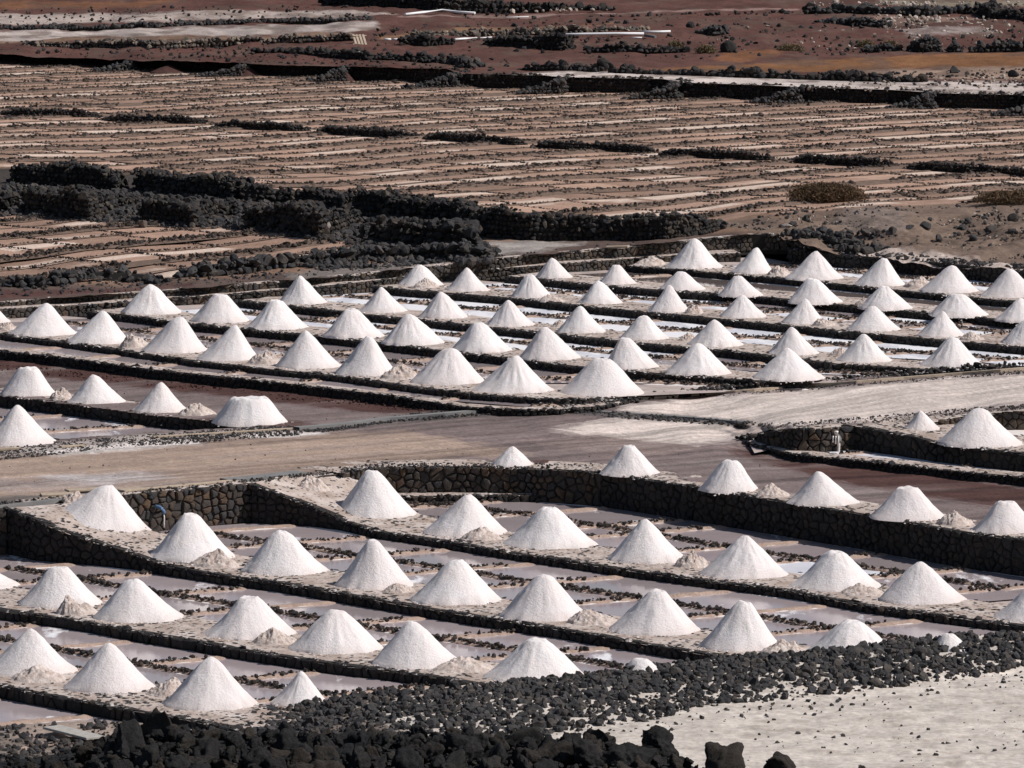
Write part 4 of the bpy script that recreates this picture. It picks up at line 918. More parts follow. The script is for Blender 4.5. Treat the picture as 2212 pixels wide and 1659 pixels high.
for k, (desc, z, hs) in ROWS.items():
    for i, h in enumerate(hs): crumbs(h[0], h[1], h[2], h[3], h[4], ZO.get((k, i), z), 45)
DP = [(14, 695, -10, 40, 714, .52, 'leftmost raw pink salt pile, by the frame edge on frontmost upper walkway'), (285, 719, 260, 324, 751, .52, 'twin-peaked pink salt pile, second on the frontmost upper walkway'),
 (574, 755, 534, 606, 788, .52, 'pink salt pile, third on the frontmost upper walkway'), (858.7, 785.5, 822, 907, 820, .52, 'big brown-shaded salt pile, rightmost on the frontmost upper walkway'),
 (134, 836, 102, 158, 864, 0, 'small dull salt pile, left of two above the small left pool'), (420, 870, 383, 470, 900, 0, 'pointed dull salt pile, right of two above the small left pool'),
 (915.8, 599.8, 892, 949, 622, 1.15, 'brown earthy salt pile against first cone of fourth upper walkway'), (1181, 635, 1164, 1221, 652, 1.15, 'low pink salt pile, second on the fourth upper walkway'), (1497, 655, 1474, 1519, 678, 1.15, 'rounded pink salt pile, third on the fourth upper walkway'),
 (1773, 687, 1752.6, 1808, 705, 1.15, 'brownish salt pile, fourth on the fourth upper walkway'), (2095, 715.7, 2071.7, 2127, 735.8, 1.15, 'pink salt pile, rightmost on the fourth upper walkway'),
 (1416, 553, 1369, 1440, 573, 1.52, 'low pale salt pile left of the tall rear cone'), (1685.5, 573, 1655, 1712, 596.4, 1.52, 'round pink salt pile, middle one on the rearmost walkway'), (1990, 596, 1946, 2011, 623, 1.52, 'pale slumped salt pile, rightmost on the rearmost walkway'),
 (1560, 617, 1540, 1569, 634, 1.35, 'small white salt pile, left one on the fifth upper walkway'), (1866, 640, 1845, 1878, 660, 1.35, 'small white salt pile, right one on the fifth upper walkway'),
 (1211, 689, 1189, 1225, 708, .95, 'low pinkish salt pile, leftmost on the third upper walkway'), (1486, 717, 1465, 1509, 737, .95, 'low pinkish salt pile, middle of third upper walkway'), (1818, 747.6, 1791, 1832, 769, .95, 'low pinkish salt pile, rightmost on third upper walkway'),
 (166.6, 1060, 122, 187, 1088.6, -.1, 'gravelly pink salt pile behind first heap at left track edge'), (666, 1025.6, 636, 715, 1062, -.36, 'peaked pink salt pile at the track corner above dark wall'),
 (471, 1184, 410, 524, 1228.8, -1.08, 'pink salt pile with dark twin peaks, left one on descending walkway'), (860, 1259, 826, 897, 1281.6, -1.08, 'low pink salt pile, second on descending walkway'), (1266.7, 1316, 1220, 1340, 1352.7, -1.08, 'broad pink salt pile, third on descending walkway'), (1692, 1379, 1637, 1745, 1417.7, -1.08, 'rounded pink salt pile just above the black rubble bank'),
 (1039, 1137, 994, 1088, 1168, -.95, 'flat pink salt pile, left one below the tall wall'), (1499, 1188, 1450, 1530, 1228, -.95, 'tall round pink salt pile, middle one below the tall wall'), (1859, 1259, 1812, 1911.7, 1287.7, -.95, 'broad flat pink salt pile, right one below the tall wall'),
 (1668, 1042, 1629, 1712.6, 1075, 0, 'round tan salt pile, left one on the tall black wall'), (2062, 1101.6, 2019, 2102.6, 1137, 0, 'round tan salt pile, right one on the tall black wall'),
 (148.3, 1284.9, 120, 211, 1330, -1.25, 'peaked grey-pink salt pile, leftmost on the third lower walkway'), (589, 1354, 542, 650, 1395, -1.25, 'pale salt pile, middle one on the third lower walkway'), (994.4, 1417, 927, 1076, 1454, -1.25, 'wide pale salt pile, rightmost on the third lower walkway'),
 (73, 1434, 22, 150, 1474.6, -1.4, 'broad pink salt pile, left one on the lowest walkway'), (373.8, 1460, 313, 410, 1505, -1.4, 'white crumbly salt pile, right one on the lowest walkway')]
for a in DP: heap('raw salt piles between the white heaps', '', a[6], *a[:6], dirty=True)

c_ = np.array(CRUMB); o = link('salt_crumbs', rocks_mesh('salt_crumbs', c_[:, :3], np.stack([c_[:, 3], c_[:, 3], c_[:, 3] * .5], 1), .3), None, M_salt); tag(o, 'white salt crumbs spilled round the feet of the heaps', 'salt crumbs', kind='stuff')
# ================================================================ DRY STONE WALLS, FAR WALLS
def drystone(label, pts, h, thick, size, m=None, lim=300, name='drystone_wall', cat='stone wall', group=None, top=None, jag=.25, batter=.12):
    """pts: (px, py, z) at the foot; h: height or list"""
    m = m or M_lava; hs = h if isinstance(h, (list, tuple)) else [h] * len(pts)
    V = [P(*p) for p in pts]; L = Line.__new__(Line); L.px = pts; L.xy = np.array([[v.x, v.y] for v in V]); L.zb = np.array([v.z for v in V]); L.zt = L.zb + np.array(hs); L.prep()
    root = empty(name, (*L.xy[0], float(L.zb[0])), label, cat, group); off = Vector(root.location)
    n = max(3, int(L.L / .5)); t = np.linspace(0, L.L, n); x, y, nx, ny, zt, zb = L.at(t)
    jj = (fbm(t * .6, t * 0 + len(label), 3) - .5) * jag * 2 * (zt - zb); zt = zt + jj; ins = .12
    bt = batter * (zt - zb)
    prof = [np.stack([x - nx * ins, y - ny * ins, zb - .3], 1), np.stack([x - nx * (ins + bt), y - ny * (ins + bt), zt - .1], 1), np.stack([x - nx * (thick - ins), y - ny * (thick - ins), zt - .1], 1), np.stack([x - nx * thick, y - ny * thick, zb - .3], 1)]
    Vc = np.concatenate(prof); Fc = []
    for g in range(4):
        for i in range(n - 1): Fc.append((g * n + i, g * n + i + 1, ((g + 1) % 4) * n + i + 1, ((g + 1) % 4) * n + i))
    Fc.append((0, n, 2 * n, 3 * n)); Fc.append((4 * n - 1, 3 * n - 1, 2 * n - 1, n - 1))
    o = link('wall_core', mesh_np('wall_core', Vc, Fc), root, M_core); o.location = -off
    st = []
    def topz(s): return float(np.interp(s, t, zt)), float(np.interp(s, t, zb))
    Hm = max(hs) * (1 + jag); nr = max(1, int(math.ceil(Hm / (size * .72))))
    for j in range(nr):
        s = random.uniform(0, size)
        while s < L.L:
            a, b = topz(s); zz = b + (j + .4) * size * .72
            if zz < a - size * .1:
                X, Y, NX, NY, _, _ = L.at(s); d = -.08 - batter * (zz - b) + random.uniform(-.06, .06)
                st.append((X + NX * d, Y + NY * d, zz, size * random.choice((.34, .42, .5, .6, .78)) * random.uniform(.85, 1.1)))
            s += size * random.uniform(.7, 1.05)
    nt_ = int(L.L * thick / size ** 2 * 1.3)
    for _ in range(nt_):
        s = random.uniform(0, L.L); a, b = topz(s); X, Y, NX, NY, _, _ = L.at(s); w = -random.uniform(.1, thick)
        st.append((X + NX * w, Y + NY * w, a - .08 + random.uniform(-.05, .08), size * random.choice((.25, .32, .45, .6, .85)) * random.uniform(.8, 1.15)))
    for e, sg in ((0, -1), (L.L, 1)):                     # ends
        a, b = topz(e); X, Y, NX, NY, _, _ = L.at(e); dx, dy = -NY, NX
        for _ in range(int((a - b) * thick / size ** 2 * 1.6)):
            w = -random.uniform(0, thick); zz = random.uniform(b, a)
            st.append((X + NX * w + dx * sg * .05, Y + NY * w + dy * sg * .05, zz, size * random.uniform(.45, .65)))
    A = np.array(st); qx, qy, d = proj(A[:, :3]); vis = (qx > -5) & (qx < 2217) & (qy > -5) & (qy < 1665)
    sc = A[:, 3] / d * vis; order = np.argsort(-sc); ind = [i for i in order[:lim] if vis[i] and A[i, 3] * 2 / d[i] * 14813 > 9]
    for i in ind: rock_obj('stone', m, A[i, :3], float(A[i, 3]), root, .8)
    rest = np.setdiff1d(np.arange(len(A)), ind)
    if len(rest):
        o = link('stone_fill', rocks_mesh('stone_fill', A[rest, :3], A[rest, 3], .8), root, m); o.location = -off; o['kind'] = 'stuff'
    return root
RZ = lambda a, b: float(idw(UT, np.array([float(a)]), np.array([float(b)]))[0])
CZ = lambda pts, dz=.0: [(a, b, float(idw(CT, np.array([float(a)]), np.array([float(b)]))[0]) + dz) for a, b in pts]
def rz(pts, dz=0): return [(a, b, RZ(a, b) + dz) for a, b in pts]
S = .28
drystone('ragged black stone wall section, leftmost in the upper ruined row', rz([(25, 396), (120, 402), (245, 412)]), [0.90, 1.02, 0.66], 1.2, S, M_ruin, jag=.35)
drystone('ragged black stone wall section, second in the upper ruined row', rz([(285, 410), (380, 420), (495, 432)]), [0.72, 0.90, 0.84], 1.2, S, M_ruin, jag=.35)
drystone('ragged black stone wall section, third in the upper ruined row', rz([(525, 436), (640, 444), (738, 453)]), [0.66, 0.74, 0.60], 1.2, S, M_ruin, jag=.35)
drystone('ragged black stone wall section, fourth in the upper ruined row', rz([(757, 464), (860, 472), (975, 478), (1000, 492)]), [0.90, 0.96, 0.72, 0.48], 1.3, S, M_ruin, jag=.35)
drystone('tall black wall section standing behind the pale path', rz([(988, 505), (1060, 515), (1140, 520), (1216, 521)]), [1.0, 1.2, 1.15, 1.0], .8, .26, M_ruin)
drystone('long black wall section right of the path, sunlit at its right end', rz([(1223, 521), (1330, 521), (1440, 517), (1520, 508), (1565, 494)]), [1.05, 1.1, 1.0, .75, .3], .8, .25, M_ruin)
drystone('squat lit block of stone wall at the left frame edge', rz([(-200, 440), (-90, 450), (-10, 458), (42, 440)]), [.7, .7, .7, .5], 1.5, S, M_ruin, jag=.35)
drystone('black ruined wall section, leftmost in the lower ruined row', rz([(45, 459), (120, 468), (195, 478), (240, 462), (300, 445)]), [1.0, 1.15, 1.1, .85, .45], 1.6, S, M_ruin, jag=.35)
drystone('black ruined wall section with a loose round boulder at its foot', rz([(300, 480), (370, 486), (418, 492), (470, 472), (515, 458)]), [1.05, 1.05, .95, .7, .4], 1.7, S, M_ruin, jag=.35)
drystone('black ruined wall section holding one tan stone, lower ruined row', rz([(520, 494), (600, 502), (690, 516), (735, 505), (785, 484)]), [.95, 1.05, 1.0, .8, .45], 1.8, S, M_ruin, jag=.35)
drystone('massive tumbled end of the lower ruined wall, beside the pale path', rz([(780, 524), (860, 535), (950, 545), (1020, 552), (1062, 548)]), [.9, 1.1, 1.1, .95, .1], 1.7, .36, M_ruin, batter=.45)
drystone('collapsed stone wall stretch between retaining wall and slope', [(1692, 542, 1.9), (1740, 549, 1.9), (1800, 553, 1.9), (1860, 555, 1.95)], [.85, .75, .55, .2], 1.6, .32, M_rubble, batter=.7, jag=.3)
drystone('low rubble edge where the upper kerb wall meets the track junction', CZ([(985, 889), (1110, 894), (1240, 891), (1375, 872)]), [.10, .20, .22, .14], .8, .15, M_lavas, lim=120, jag=.3, batter=1.0)
drystone('low salty stone edge between upper pans and the pale track', CZ([(1375, 867), (1500, 858), (1640, 842), (1760, 831)]), [.10, .2, .2, .12], .7, .16, M_lavas, lim=120, jag=.3, batter=1.0)
drystone('low salty stone edge at the far right of the pale track', CZ([(1780, 829), (1990, 812), (2120, 802), (2260, 794)]), [.10, .18, .18, .12], .7, .16, M_lavas, lim=120, jag=.3, batter=1.0)
drystone('small stone heap at the curved tip of the right pool kerb', CZ([(1588, 949), (1604, 960), (1640, 971)]), [.16, .26, .16], .7, .15, M_lavas, lim=60, jag=.3, batter=.8)
drystone('low lit ridge of grey rubble below the ruined walls', rz([(398, 602), (450, 598), (560, 588), (640, 578), (760, 566), (880, 560), (1000, 560), (1055, 560)]), [.15, .5, .42, .4, .45, .45, .5, .3], 1.3, .34, M_rubble, batter=.9)
drystone('low broken line of grey rocks left above the red path', rz([(-60, 622), (30, 622), (130, 618), (200, 606), (300, 610), (330, 614)]), [.3, .4, .3, .42, .38, .15], .9, .36, M_rubble, batter=.9)
# field terrace walls
t1 = [((25, 250), (190, 254)), ((245, 263), (415, 268)), ((480, 277), (640, 284)), ((697, 290), (875, 299)), ((935, 303), (1110, 314)), ((1171, 320), (1390, 331)), ((1446, 338), (1640, 347)), ((1726, 353), (1910, 362)), ((1976, 367), (2240, 384))]
for i, (a, b) in enumerate(t1):
    mid = ((a[0] + b[0]) / 2, (a[1] + b[1]) / 2 + 1)
    drystone('low dark wall across the brown pans, %s from left of nine' % ORD[i], rz([(a[0] - 25, a[1] - 2), a, mid, b, (b[0] + 30, b[1] - 1)]), [.12, .38, .42, .34, .14], .45, .19, lim=120, group='low dark terrace walls across the brown pans', jag=.12)
# scalloped wall
bays = [(i, i + 1) for i in range(4, 22, 2)]
for q, (i, j) in enumerate(bays):
    a, b = T2[i], T2[j]; nxt_ = T2[j + 1]; c = (nxt_[0] + 6, nxt_[1] - 3)
    drystone('dark bay of the scalloped wall at the far pan edge, %s from left' % ORD[q], [(a[0] - 8, a[1], 2.4), ((a[0] + b[0]) / 2, (a[1] + b[1]) / 2, 2.4), (b[0], b[1], 2.4), (c[0], c[1], 2.4)], [a[2], a[2] * 1.05, b[2], nxt_[2]], .5, .24, M_lava, lim=140, jag=.16, batter=.1)
    w0 = nxt_[0] - min(120, (b[0] - a[0]) * .62)
    drystone('sunlit stone buttress between far dark bays, %s from left' % ORD[q], [(w0, nxt_[1] + 5, 2.4), ((w0 + nxt_[0]) / 2, nxt_[1] + 4, 2.4), (nxt_[0] - 6, nxt_[1] + 3, 2.4), (nxt_[0] + 8, nxt_[1] - 1, 2.4)], [.06, nxt_[2] * .5, nxt_[2] * .95, nxt_[2]], .9, .26, M_rubble, lim=110, jag=.1, batter=.7)  # lighter stone than the bays, so sunlight is partly painted in the colour
drystone('low dark stretch of far wall at the left frame edge', [(-200, 128, 2.4), (0, 132, 2.4), (66, 137, 2.4)], [.4, .4, .4], .5, .26, lim=80, jag=.1)
drystone('far wall stretch running off the right frame edge', [(2200, 237, 2.4), (2330, 252, 2.4)], [.8, .8], .5, .26, lim=60, jag=.1)

ZB = lambda a, b: float(ztop(np.array([float(a)]), np.array([float(b)]))[0])
def bz(pts): return [(a, b, ZB(a, b)) for a, b in pts]
drystone('long black wall at the top centre above the white pipe', bz([(690, 6), (790, 12), (880, 18), (940, 24), (1040, 26), (1150, 24), (1326, 20)]), [.5, .7, .9, .95, .8, .55, .12], 1, .42, lim=120)
drystone('black wall mound right of the wooden pallet', bz([(862, 95), (920, 98), (982, 97)]), [.4, .65, .3], 1.0, .34, lim=150, jag=.4)
drystone('black wall block left of the long white pipe', bz([(1048, 100), (1130, 106), (1216, 107)]), [.4, .8, .8], 1.2, .34, lim=150)
drystone('row of round tan and grey stones edging the far pale strip', bz([(50, 102), (200, 104), (340, 106), (480, 98), (620, 92), (760, 86)]), [.3, .45, .5, .42, .38, .35], .7, .34, M_tan, lim=260, jag=.3)
drystone('row of tan boulders behind the white pipes', bz([(900, 80), (1000, 80), (1110, 77), (1260, 72), (1400, 70)]), [.25, .35, .35, .38, .3], .9, .36, M_tan, lim=260, jag=.4)
drystone('dark rubble row between the two pale far strips', bz([(-60, 63), (150, 64), (330, 60), (560, 50), (800, 44)]), [.2, .22, .25, .2, .16], .8, .3, M_rubble, lim=100, jag=.5)
drystone('jagged black rock row in front of the wooden pallet', bz([(540, 112), (640, 116), (760, 128), (900, 134), (985, 142)]), [.2, .25, .4, .4, .5], .7, .4, lim=160, jag=.7)
drystone('cluster of pale and black rocks ending the jagged row', bz([(988, 146), (1020, 147), (1052, 144)]), [.4, .5, .35], .7, .42, M_rubble, lim=60, jag=.5)
drystone('black rock row left of the long pale far track', bz([(1125, 152), (1200, 153), (1290, 156)]), [.2, .55, .45], .8, .42, lim=100, jag=.7)
drystone('line of dark boulders along the far pale track', bz([(1310, 158), (1450, 162), (1600, 168), (1750, 173), (1860, 176), (1990, 178)]), [.35, .3, .35, .4, .5, .35], .6, .42, M_lava, lim=150, jag=.7)
drystone('dark rubble mound with dry bush behind it', bz([(1265, 112), (1380, 114), (1480, 115)]), [.3, .5, .35], .8, .4, lim=100, jag=.7)
drystone('rubble row with cream stones in the top right corner', bz([(1735, 26), (1850, 30), (2000, 32), (2180, 28)]), [.35, .6, .5, .35], 1.2, .42, M_rubble, lim=150, jag=.4)
drystone('grey cairn-like stone heap at the far right', bz([(1955, 112), (1990, 113), (2030, 112)]), [.4, .95, .7], 1.2, .34, M_rubble, lim=100, jag=.4)
drystone('small stone heap right of the far cairn', bz([(2045, 112), (2062, 113), (2084, 112)]), [.3, .6, .25], 1.0, .32, M_rubble, lim=60)
drystone('low stone heap left of the far cairn', bz([(1862, 111), (1900, 112), (1945, 112)]), [.2, .4, .3], .9, .32, M_rubble, lim=60)
drystone('long stone heap at the far right frame edge', bz([(2100, 112), (2160, 112), (2260, 112)]), [.35, .6, .6], 1.2, .36, M_rubble, lim=120, jag=.4)
drystone('grey rock pile in the red land right of the pipes', bz([(1500, 74), (1545, 77), (1580, 74)]), [.3, .55, .4], 1.4, .42, M_rubble, lim=60, jag=.5)
drystone('dark walled mound at the top right frame edge', bz([(2110, 30), (2140, 40), (2250, 52)]), [.8, .6, .6], 1.0, .36, M_lava, lim=80, jag=.3)
drystone('stones ending above the red land, upper right', bz([(1760, 50), (1850, 54), (1915, 56)]), [.2, .35, .35], 1.0, .32, M_rubble, lim=80, jag=.5)

# low stone ridges of the brown pans
def zat(x, y):
    z = np.full(len(x), 2.0)
    for _ in range(6): px, py, d = proj(np.stack([x, y, z], 1)); z = .5 * z + .5 * idw(UT, px, py)
    px, py, d = proj(np.stack([x, y, z], 1)); return z, px, py
glob = {}
def ridges():
    cs = {}
    tline = np.arange(0, 1)
    for i in range(20, 60):
        for kind, fc in ((0, .07), (1, .62)):
            c = (i + fc) * DC; wx = np.arange(-50, 50, .021 if kind == 0 else .075); rep = 1
            wx = np.repeat(wx, rep); wx = wx + RNG.uniform(-.2, .2, len(wx)); wy = c + SL * wx
            nrm = np.where(RNG.random(len(wx)) < .72, RNG.normal(-.15, .24, len(wx)), RNG.uniform(-.7, .7, len(wx))) if kind == 0 else RNG.normal(0, .08, len(wx)); wy = wy - (fbm(wx * .12, wy * .12, 51) - .5) * .9 + nrm * 1.3
            z, px, py = zat(wx, wy)
            ok = (px > -120) & (px < 2330) & (py > np.interp(px, T2x, T2f) + 2) & (fieldmask(px, py) > .5) & (py < 620)
            gap = fbm(wx * .25 + i * 5, wy * 0 + kind, 77) > (.20 if kind == 0 else .33)
            ok &= gap
            if ok.sum() < 25: continue
            x, y, z = wx[ok], wy[ok], z[ok]; z = z + ((.11 * np.exp(-(nrm[ok] / .6) ** 2)) if kind == 0 else .05) * RNG.uniform(.75, 1.35, len(x))
            s = .04 + .115 * RNG.random(len(x)) ** 2.2 if kind == 0 else RNG.uniform(.035, .085, len(x))
            cs[(i, kind)] = (np.stack([x, y, z], 1), s)
    keys = sorted(cs, key=lambda k: -(k[0] + (.07, .62)[k[1]])); cnt = [0, 0]
    W20 = ORD + ['thirteenth', 'fourteenth', 'fifteenth', 'sixteenth', 'seventeenth', 'eighteenth', 'nineteenth', 'twentieth'] + ['twenty-' + o for o in ORD[:9]] + ['thirtieth'] + ['thirty-' + o for o in ORD[:9]]
    for k in keys:
        pos, s = cs[k]; kind = k[1]; c = (k[0] + (.07, .62)[kind]) * DC
        wx = np.arange(-48, 48, .22); wy = c + SL * wx - (fbm(wx * .12, wx * 0 + (c + SL * wx) * .12, 51) - .5) * .9
        z, px, py = zat(wx, wy)
        ok = (px > -120) & (px < 2330) & (py > np.interp(px, T2x, T2f) + 2) & (fieldmask(px, py) > .5) & (py < 620)
        w, h = ((1.5, .10), (.22, .03))[kind]; nxy = np.array([-SL, 1.0]) / math.hypot(1, SL); V = []
        for a_, b_ in ((-.5, -.1), (-.25, .8), (0, 1), (.25, .75), (.5, -.1)):
            ww = w * (a_ + (fbm(wx * 1.2 + a_ * 7, wx * 0 + k[0], 4) - .5) * .3); hh = h * b_ * (.6 + .8 * fbm(wx * 1.5, wx * 0 + k[0] + a_ * 3, 6))
            hh = hh * np.where(py > 455, .4, 1.)
            V.append(np.stack([wx + nxy[0] * ww, wy + nxy[1] * ww, z + hh + (.03 if kind else .02)], 1))
        V = np.stack(V, 1).reshape(-1, 3); n = len(wx); a_ = (np.arange((n - 1) * 5).reshape(n - 1, 5)[:, :-1])[ok[:-1] & ok[1:]].ravel(); Fc = np.stack([a_, a_ + 1, a_ + 6, a_ + 5], 1)[:, ::-1]
        cnt[kind] += 1; q = W20[cnt[kind] - 1]
        root = empty('stone_ridge' if kind == 0 else 'stone_row', (0, float(c), 2.4), ('brown stony ridge across the dry pans, %s from the far scalloped wall' if kind == 0 else 'thin line of dark stones between brown pans, %s from the far wall') % q, 'ridge' if kind == 0 else 'stone row', 'stone ridges of the brown pans' if kind == 0 else 'thin stone rows of the brown pans')
        for nm, me, mm_, kd in (('mound', mesh_np('mound', V, Fc, True), M_ridgee, None), ('stones', rocks_mesh('stones', pos, s, .9, OV, OF, 6), M_ridge, 'stuff')):
            o = link(nm, me, root, mm_); o.location = -Vector(root.location)
            if kd: o['kind'] = kd
    # short cross rows
    allp = []; als = []
    for i in range(20, 60):
        for pid in range(-22, 165):
            for (f0, f1) in ((.22, .62), (.62, .93)):
                t0 = pid * 3.6 - 3.1 * i + random.uniform(-.8, .8)
                if random.random() < .25: continue
                q = np.linspace(f0, f1, 34); c = (i + q) * DC
                # solve x + SL*y = 1.28*t ; y - SL*x = c
                wx = (1.28 * t0 - SL * c) / (1 + SL * SL); wy = c + SL * wx
                if abs(wx[0]) > 50 or wy[0] < 180 or wy[0] > 420: continue
                wy = wy - (fbm(wx * .12, wy * .12, 51) - .5) * .9
                allp.append(np.stack([wx, wy, np.full(len(wx), 2.3)], 1)); als.append(RNG.uniform(.035, .085, len(wx)))
    p = np.concatenate(allp); s = np.concatenate(als); p[:, :2] += RNG.normal(0, .05, (len(p), 2))
    p[:, 2], px, py = zat(p[:, 0], p[:, 1])
    ok = (px > -120) & (px < 2330) & (py > np.interp(px, T2x, T2f) + 2) & (fieldmask(px, py) > .5) & (py < 620)
    p = p[ok]; p[:, 2] += bumpA(p[:, 0], p[:, 1], px[ok], py[ok]) + .02
    tag(link('cross_stone_rows', rocks_mesh('cross_stone_rows', p, s[ok], .9, OV, OF, 6), None, M_lava), 'short cross rows of small dark stones all over the brown pans', 'stone rows', kind='stuff')
ridges()

# ================================================================ SCATTERED ROCKS
def scatter(poly, n, smin, smax, zfun, dz=0, mask=None):
    poly = np.array(poly, float); out = []
    a, b = poly.min(0), poly.max(0); k = 0
    pts = np.stack([RNG.uniform(a[0], b[0], n * 5), RNG.uniform(a[1], b[1], n * 5)], 1)
    ok = inpoly(pts[:, 0], pts[:, 1], [tuple(q) for q in poly]); pts = pts[ok]
    if mask is not None: pts = pts[mask(pts[:, 0], pts[:, 1])]
    pts = pts[:n]; z = zfun(pts[:, 0], pts[:, 1]); V = PN(pts[:, 0], pts[:, 1], z)
    s = smin + (smax - smin) * RNG.random(len(V)) ** 2.2; V[:, 2] += dz + s * .25
    return V, s
zC = lambda a, b: idw(CT, a, b); zU = lambda a, b: idw(UT, a, b); zB = lambda a, b: ztop(a, b)
def scatter_obj(label, parts, m, name='rubble', tilt=.8):
    V = np.concatenate([p[0] for p in parts]); s = np.concatenate([p[1] for p in parts])
    o = link(name, rocks_mesh(name, V, s, tilt), None, m); tag(o, label, 'rubble', kind='stuff'); return o
scatter_obj('small dark stones strewn along the edges of the sandy track', [
  scatter([(-60, 978), (120, 955), (560, 922), (720, 920), (640, 940), (300, 965), (-60, 1000)], 2600, .02, .065, zC),
  scatter([(640, 930), (900, 893), (1010, 884), (1345, 864), (1340, 876), (1240, 884), (1000, 900), (860, 912), (700, 935)], 2200, .02, .07, zC),
  scatter([(1240, 885), (1620, 912), (1600, 922), (1240, 898)], 300, .03, .10, zC),
  scatter([(1345, 862), (1750, 828), (2107, 800), (2230, 792), (2230, 806), (1900, 830), (1500, 862)], 1100, .02, .06, zC),
  scatter([(1600, 912), (1660, 926), (1850, 918), (2020, 905), (2230, 882), (2230, 872), (1900, 898), (1700, 915)], 900, .02, .06, zC),
  scatter([(-60, 1090), (330, 1055), (545, 1034), (830, 1000), (1290, 1003), (1290, 1012), (850, 1010), (560, 1040), (-60, 1098)], 2000, .02, .07, zC),
  scatter([(0, 830), (1200, 900), (2200, 1100), (1500, 1000), (600, 1000), (0, 1050)], 160, .012, .04, zC)], M_rubble)
scatter_obj('red and dark gravel strewn along the foot of the upper kerb wall', [
  scatter([(-60, 775), (0, 782), (500, 842), (1000, 890), (1000, 898), (700, 872), (0, 800)], 900, .02, .07, zC)], M_cinder)
scatter_obj('brown and grey stones strewn on the slope behind the upper pans', [
  scatter([(1560, 485), (1700, 458), (1870, 446), (2230, 445), (2230, 580), (1850, 548), (1715, 535), (1640, 500)], 1500, .015, .12, zU),
  scatter([(1880, 545), (2230, 575), (2230, 584), (1860, 552)], 300, .04, .16, zU),
  scatter([(-60, 600), (330, 605), (1000, 560), (1240, 535), (1500, 512), (1060, 555), (740, 590), (300, 628), (-60, 645)], 900, .03, .12, zU),
  scatter([(0, 470), (500, 495), (900, 545), (1040, 560), (1060, 500), (700, 440), (0, 380)], 900, .05, .2, zU),
  scatter([(-60, 400), (250, 412), (500, 432), (740, 456), (1000, 492), (1070, 560), (900, 560), (780, 535), (690, 520), (520, 498), (300, 488), (60, 470), (-60, 462)], 3800, .05, .24, zU),
  scatter([(820, 520), (1000, 500), (1075, 545), (1060, 566), (700, 585), (640, 575)], 1300, .05, .24, zU)], M_tan if False else M_rubble)
scatter_obj('cream and tan stones scattered over the slope and far red land', [
  scatter([(1560, 485), (1870, 450), (2230, 450), (2230, 580), (1850, 548)], 420, .02, .09, zU),
  scatter([(1870, 34), (2230, 36), (2230, 60), (1900, 56)], 120, .08, .26, zB), scatter([(1750, 6), (2230, 2), (2230, 24), (1750, 24)], 140, .08, .26, zB),
  scatter([(1100, 14), (1330, 16), (1330, 22), (1100, 28)], 60, .1, .25, zB), scatter([(1640, 40), (2230, 60), (2230, 110), (1500, 110)], 120, .05, .2, zB),
  scatter([(1880, 60), (2150, 60), (2150, 78), (1880, 78)], 90, .06, .2, zB), scatter([(1950, 170), (2230, 160), (2230, 205), (1700, 192)], 150, .05, .2, zB)], M_pale)
scatter_obj('dark stones scattered over the far red cinder land', [
  scatter([(-60, 92), (700, 95), (1100, 130), (1100, 155), (-60, 115)], 500, .05, .2, zB), scatter([(1000, 30), (2230, 30), (2230, 110), (1400, 130), (1000, 110)], 700, .05, .25, zB),
  scatter([(-60, 18), (860, 12), (860, 44), (-60, 66)], 300, .05, .18, zB), scatter([(1700, 160), (2230, 150), (2230, 190), (1900, 185)], 300, .05, .2, zB), scatter([(1200, 40), (2230, 8), (2230, 30), (1700, 30)], 250, .05, .25, zB),
  scatter([(800, 60), (1450, 40), (1450, 85), (800, 100)], 300, .05, .2, zB)], M_lava)
# boulders on the slope behind the upper pans
bl = [(1996, 498, .5, 'squared dark boulder alone on the brown slope'), (2028, 520, .34, 'brown boulder low on the slope near the pans'), (2190, 478, .42, 'large dark boulder high on the slope at right'), (1930, 505, .34, 'dark boulder at left of the slope rubble'), (1965, 500, .36, 'dark angular boulder beside the slope gully'), (2090, 482, .3, 'dark boulder in the upper right slope'),
      (2077, 497, .34, 'grey boulder beside a tan patch of slope'), (2140, 500, .38, 'grey-green boulder at right of slope'), (1734, 512, .34, 'grey block at the broken end of the retaining wall'), (1768, 510, .3, 'dark block just right of the broken retaining wall'), (1800, 520, .4, 'wide dark block in the collapsed wall stretch'), (1832, 512, .34, 'dark block in the middle of collapsed wall'), (1870, 506, .34, 'dark block above the collapsed wall'), (1712, 488, .26, 'upright grey stone above the retaining wall end'), (1742, 478, .28, 'upright brown stone near the last field row'),
      (2100, 524, .4, 'brown jutting boulder above the rear black wall'), (2185, 503, .3, 'grey stone at the far right of the slope'), (2010, 478, .22, 'dark stone high on the slope, below the bush')]
for a, b, s, lab in bl:
    s *= .74
    v = P(a, b, RZ(a, b)); o = rock_obj('boulder', M_rubble, v + Vector((0, 0, s * .4)), (s, s * .8, s * .8), None, .4); tag(o, lab, 'boulder')
v = P(1700, 492, RZ(1700, 492)); tag(rock_obj('pale_stone', M_pale, v + Vector((0, 0, .08)), (.3, .2, .1), None, .1), 'flat white stone lying above the retaining wall end', 'stone')
v = P(307, 492, RZ(307, 492)); tag(rock_obj('boulder', M_tan, v + Vector((0, 0, .2)), (.26, .26, .28), None, .1), 'round olive-grey boulder at the foot of the lower ruined wall', 'boulder')
v = P(712, 512, RZ(712, 512)); tag(rock_obj('tan_stone', M_pale, v + Vector((0, -1.2, .55)), (.16, .16, .26), None, .3), 'tan slab leaning on the black ruined wall', 'stone')
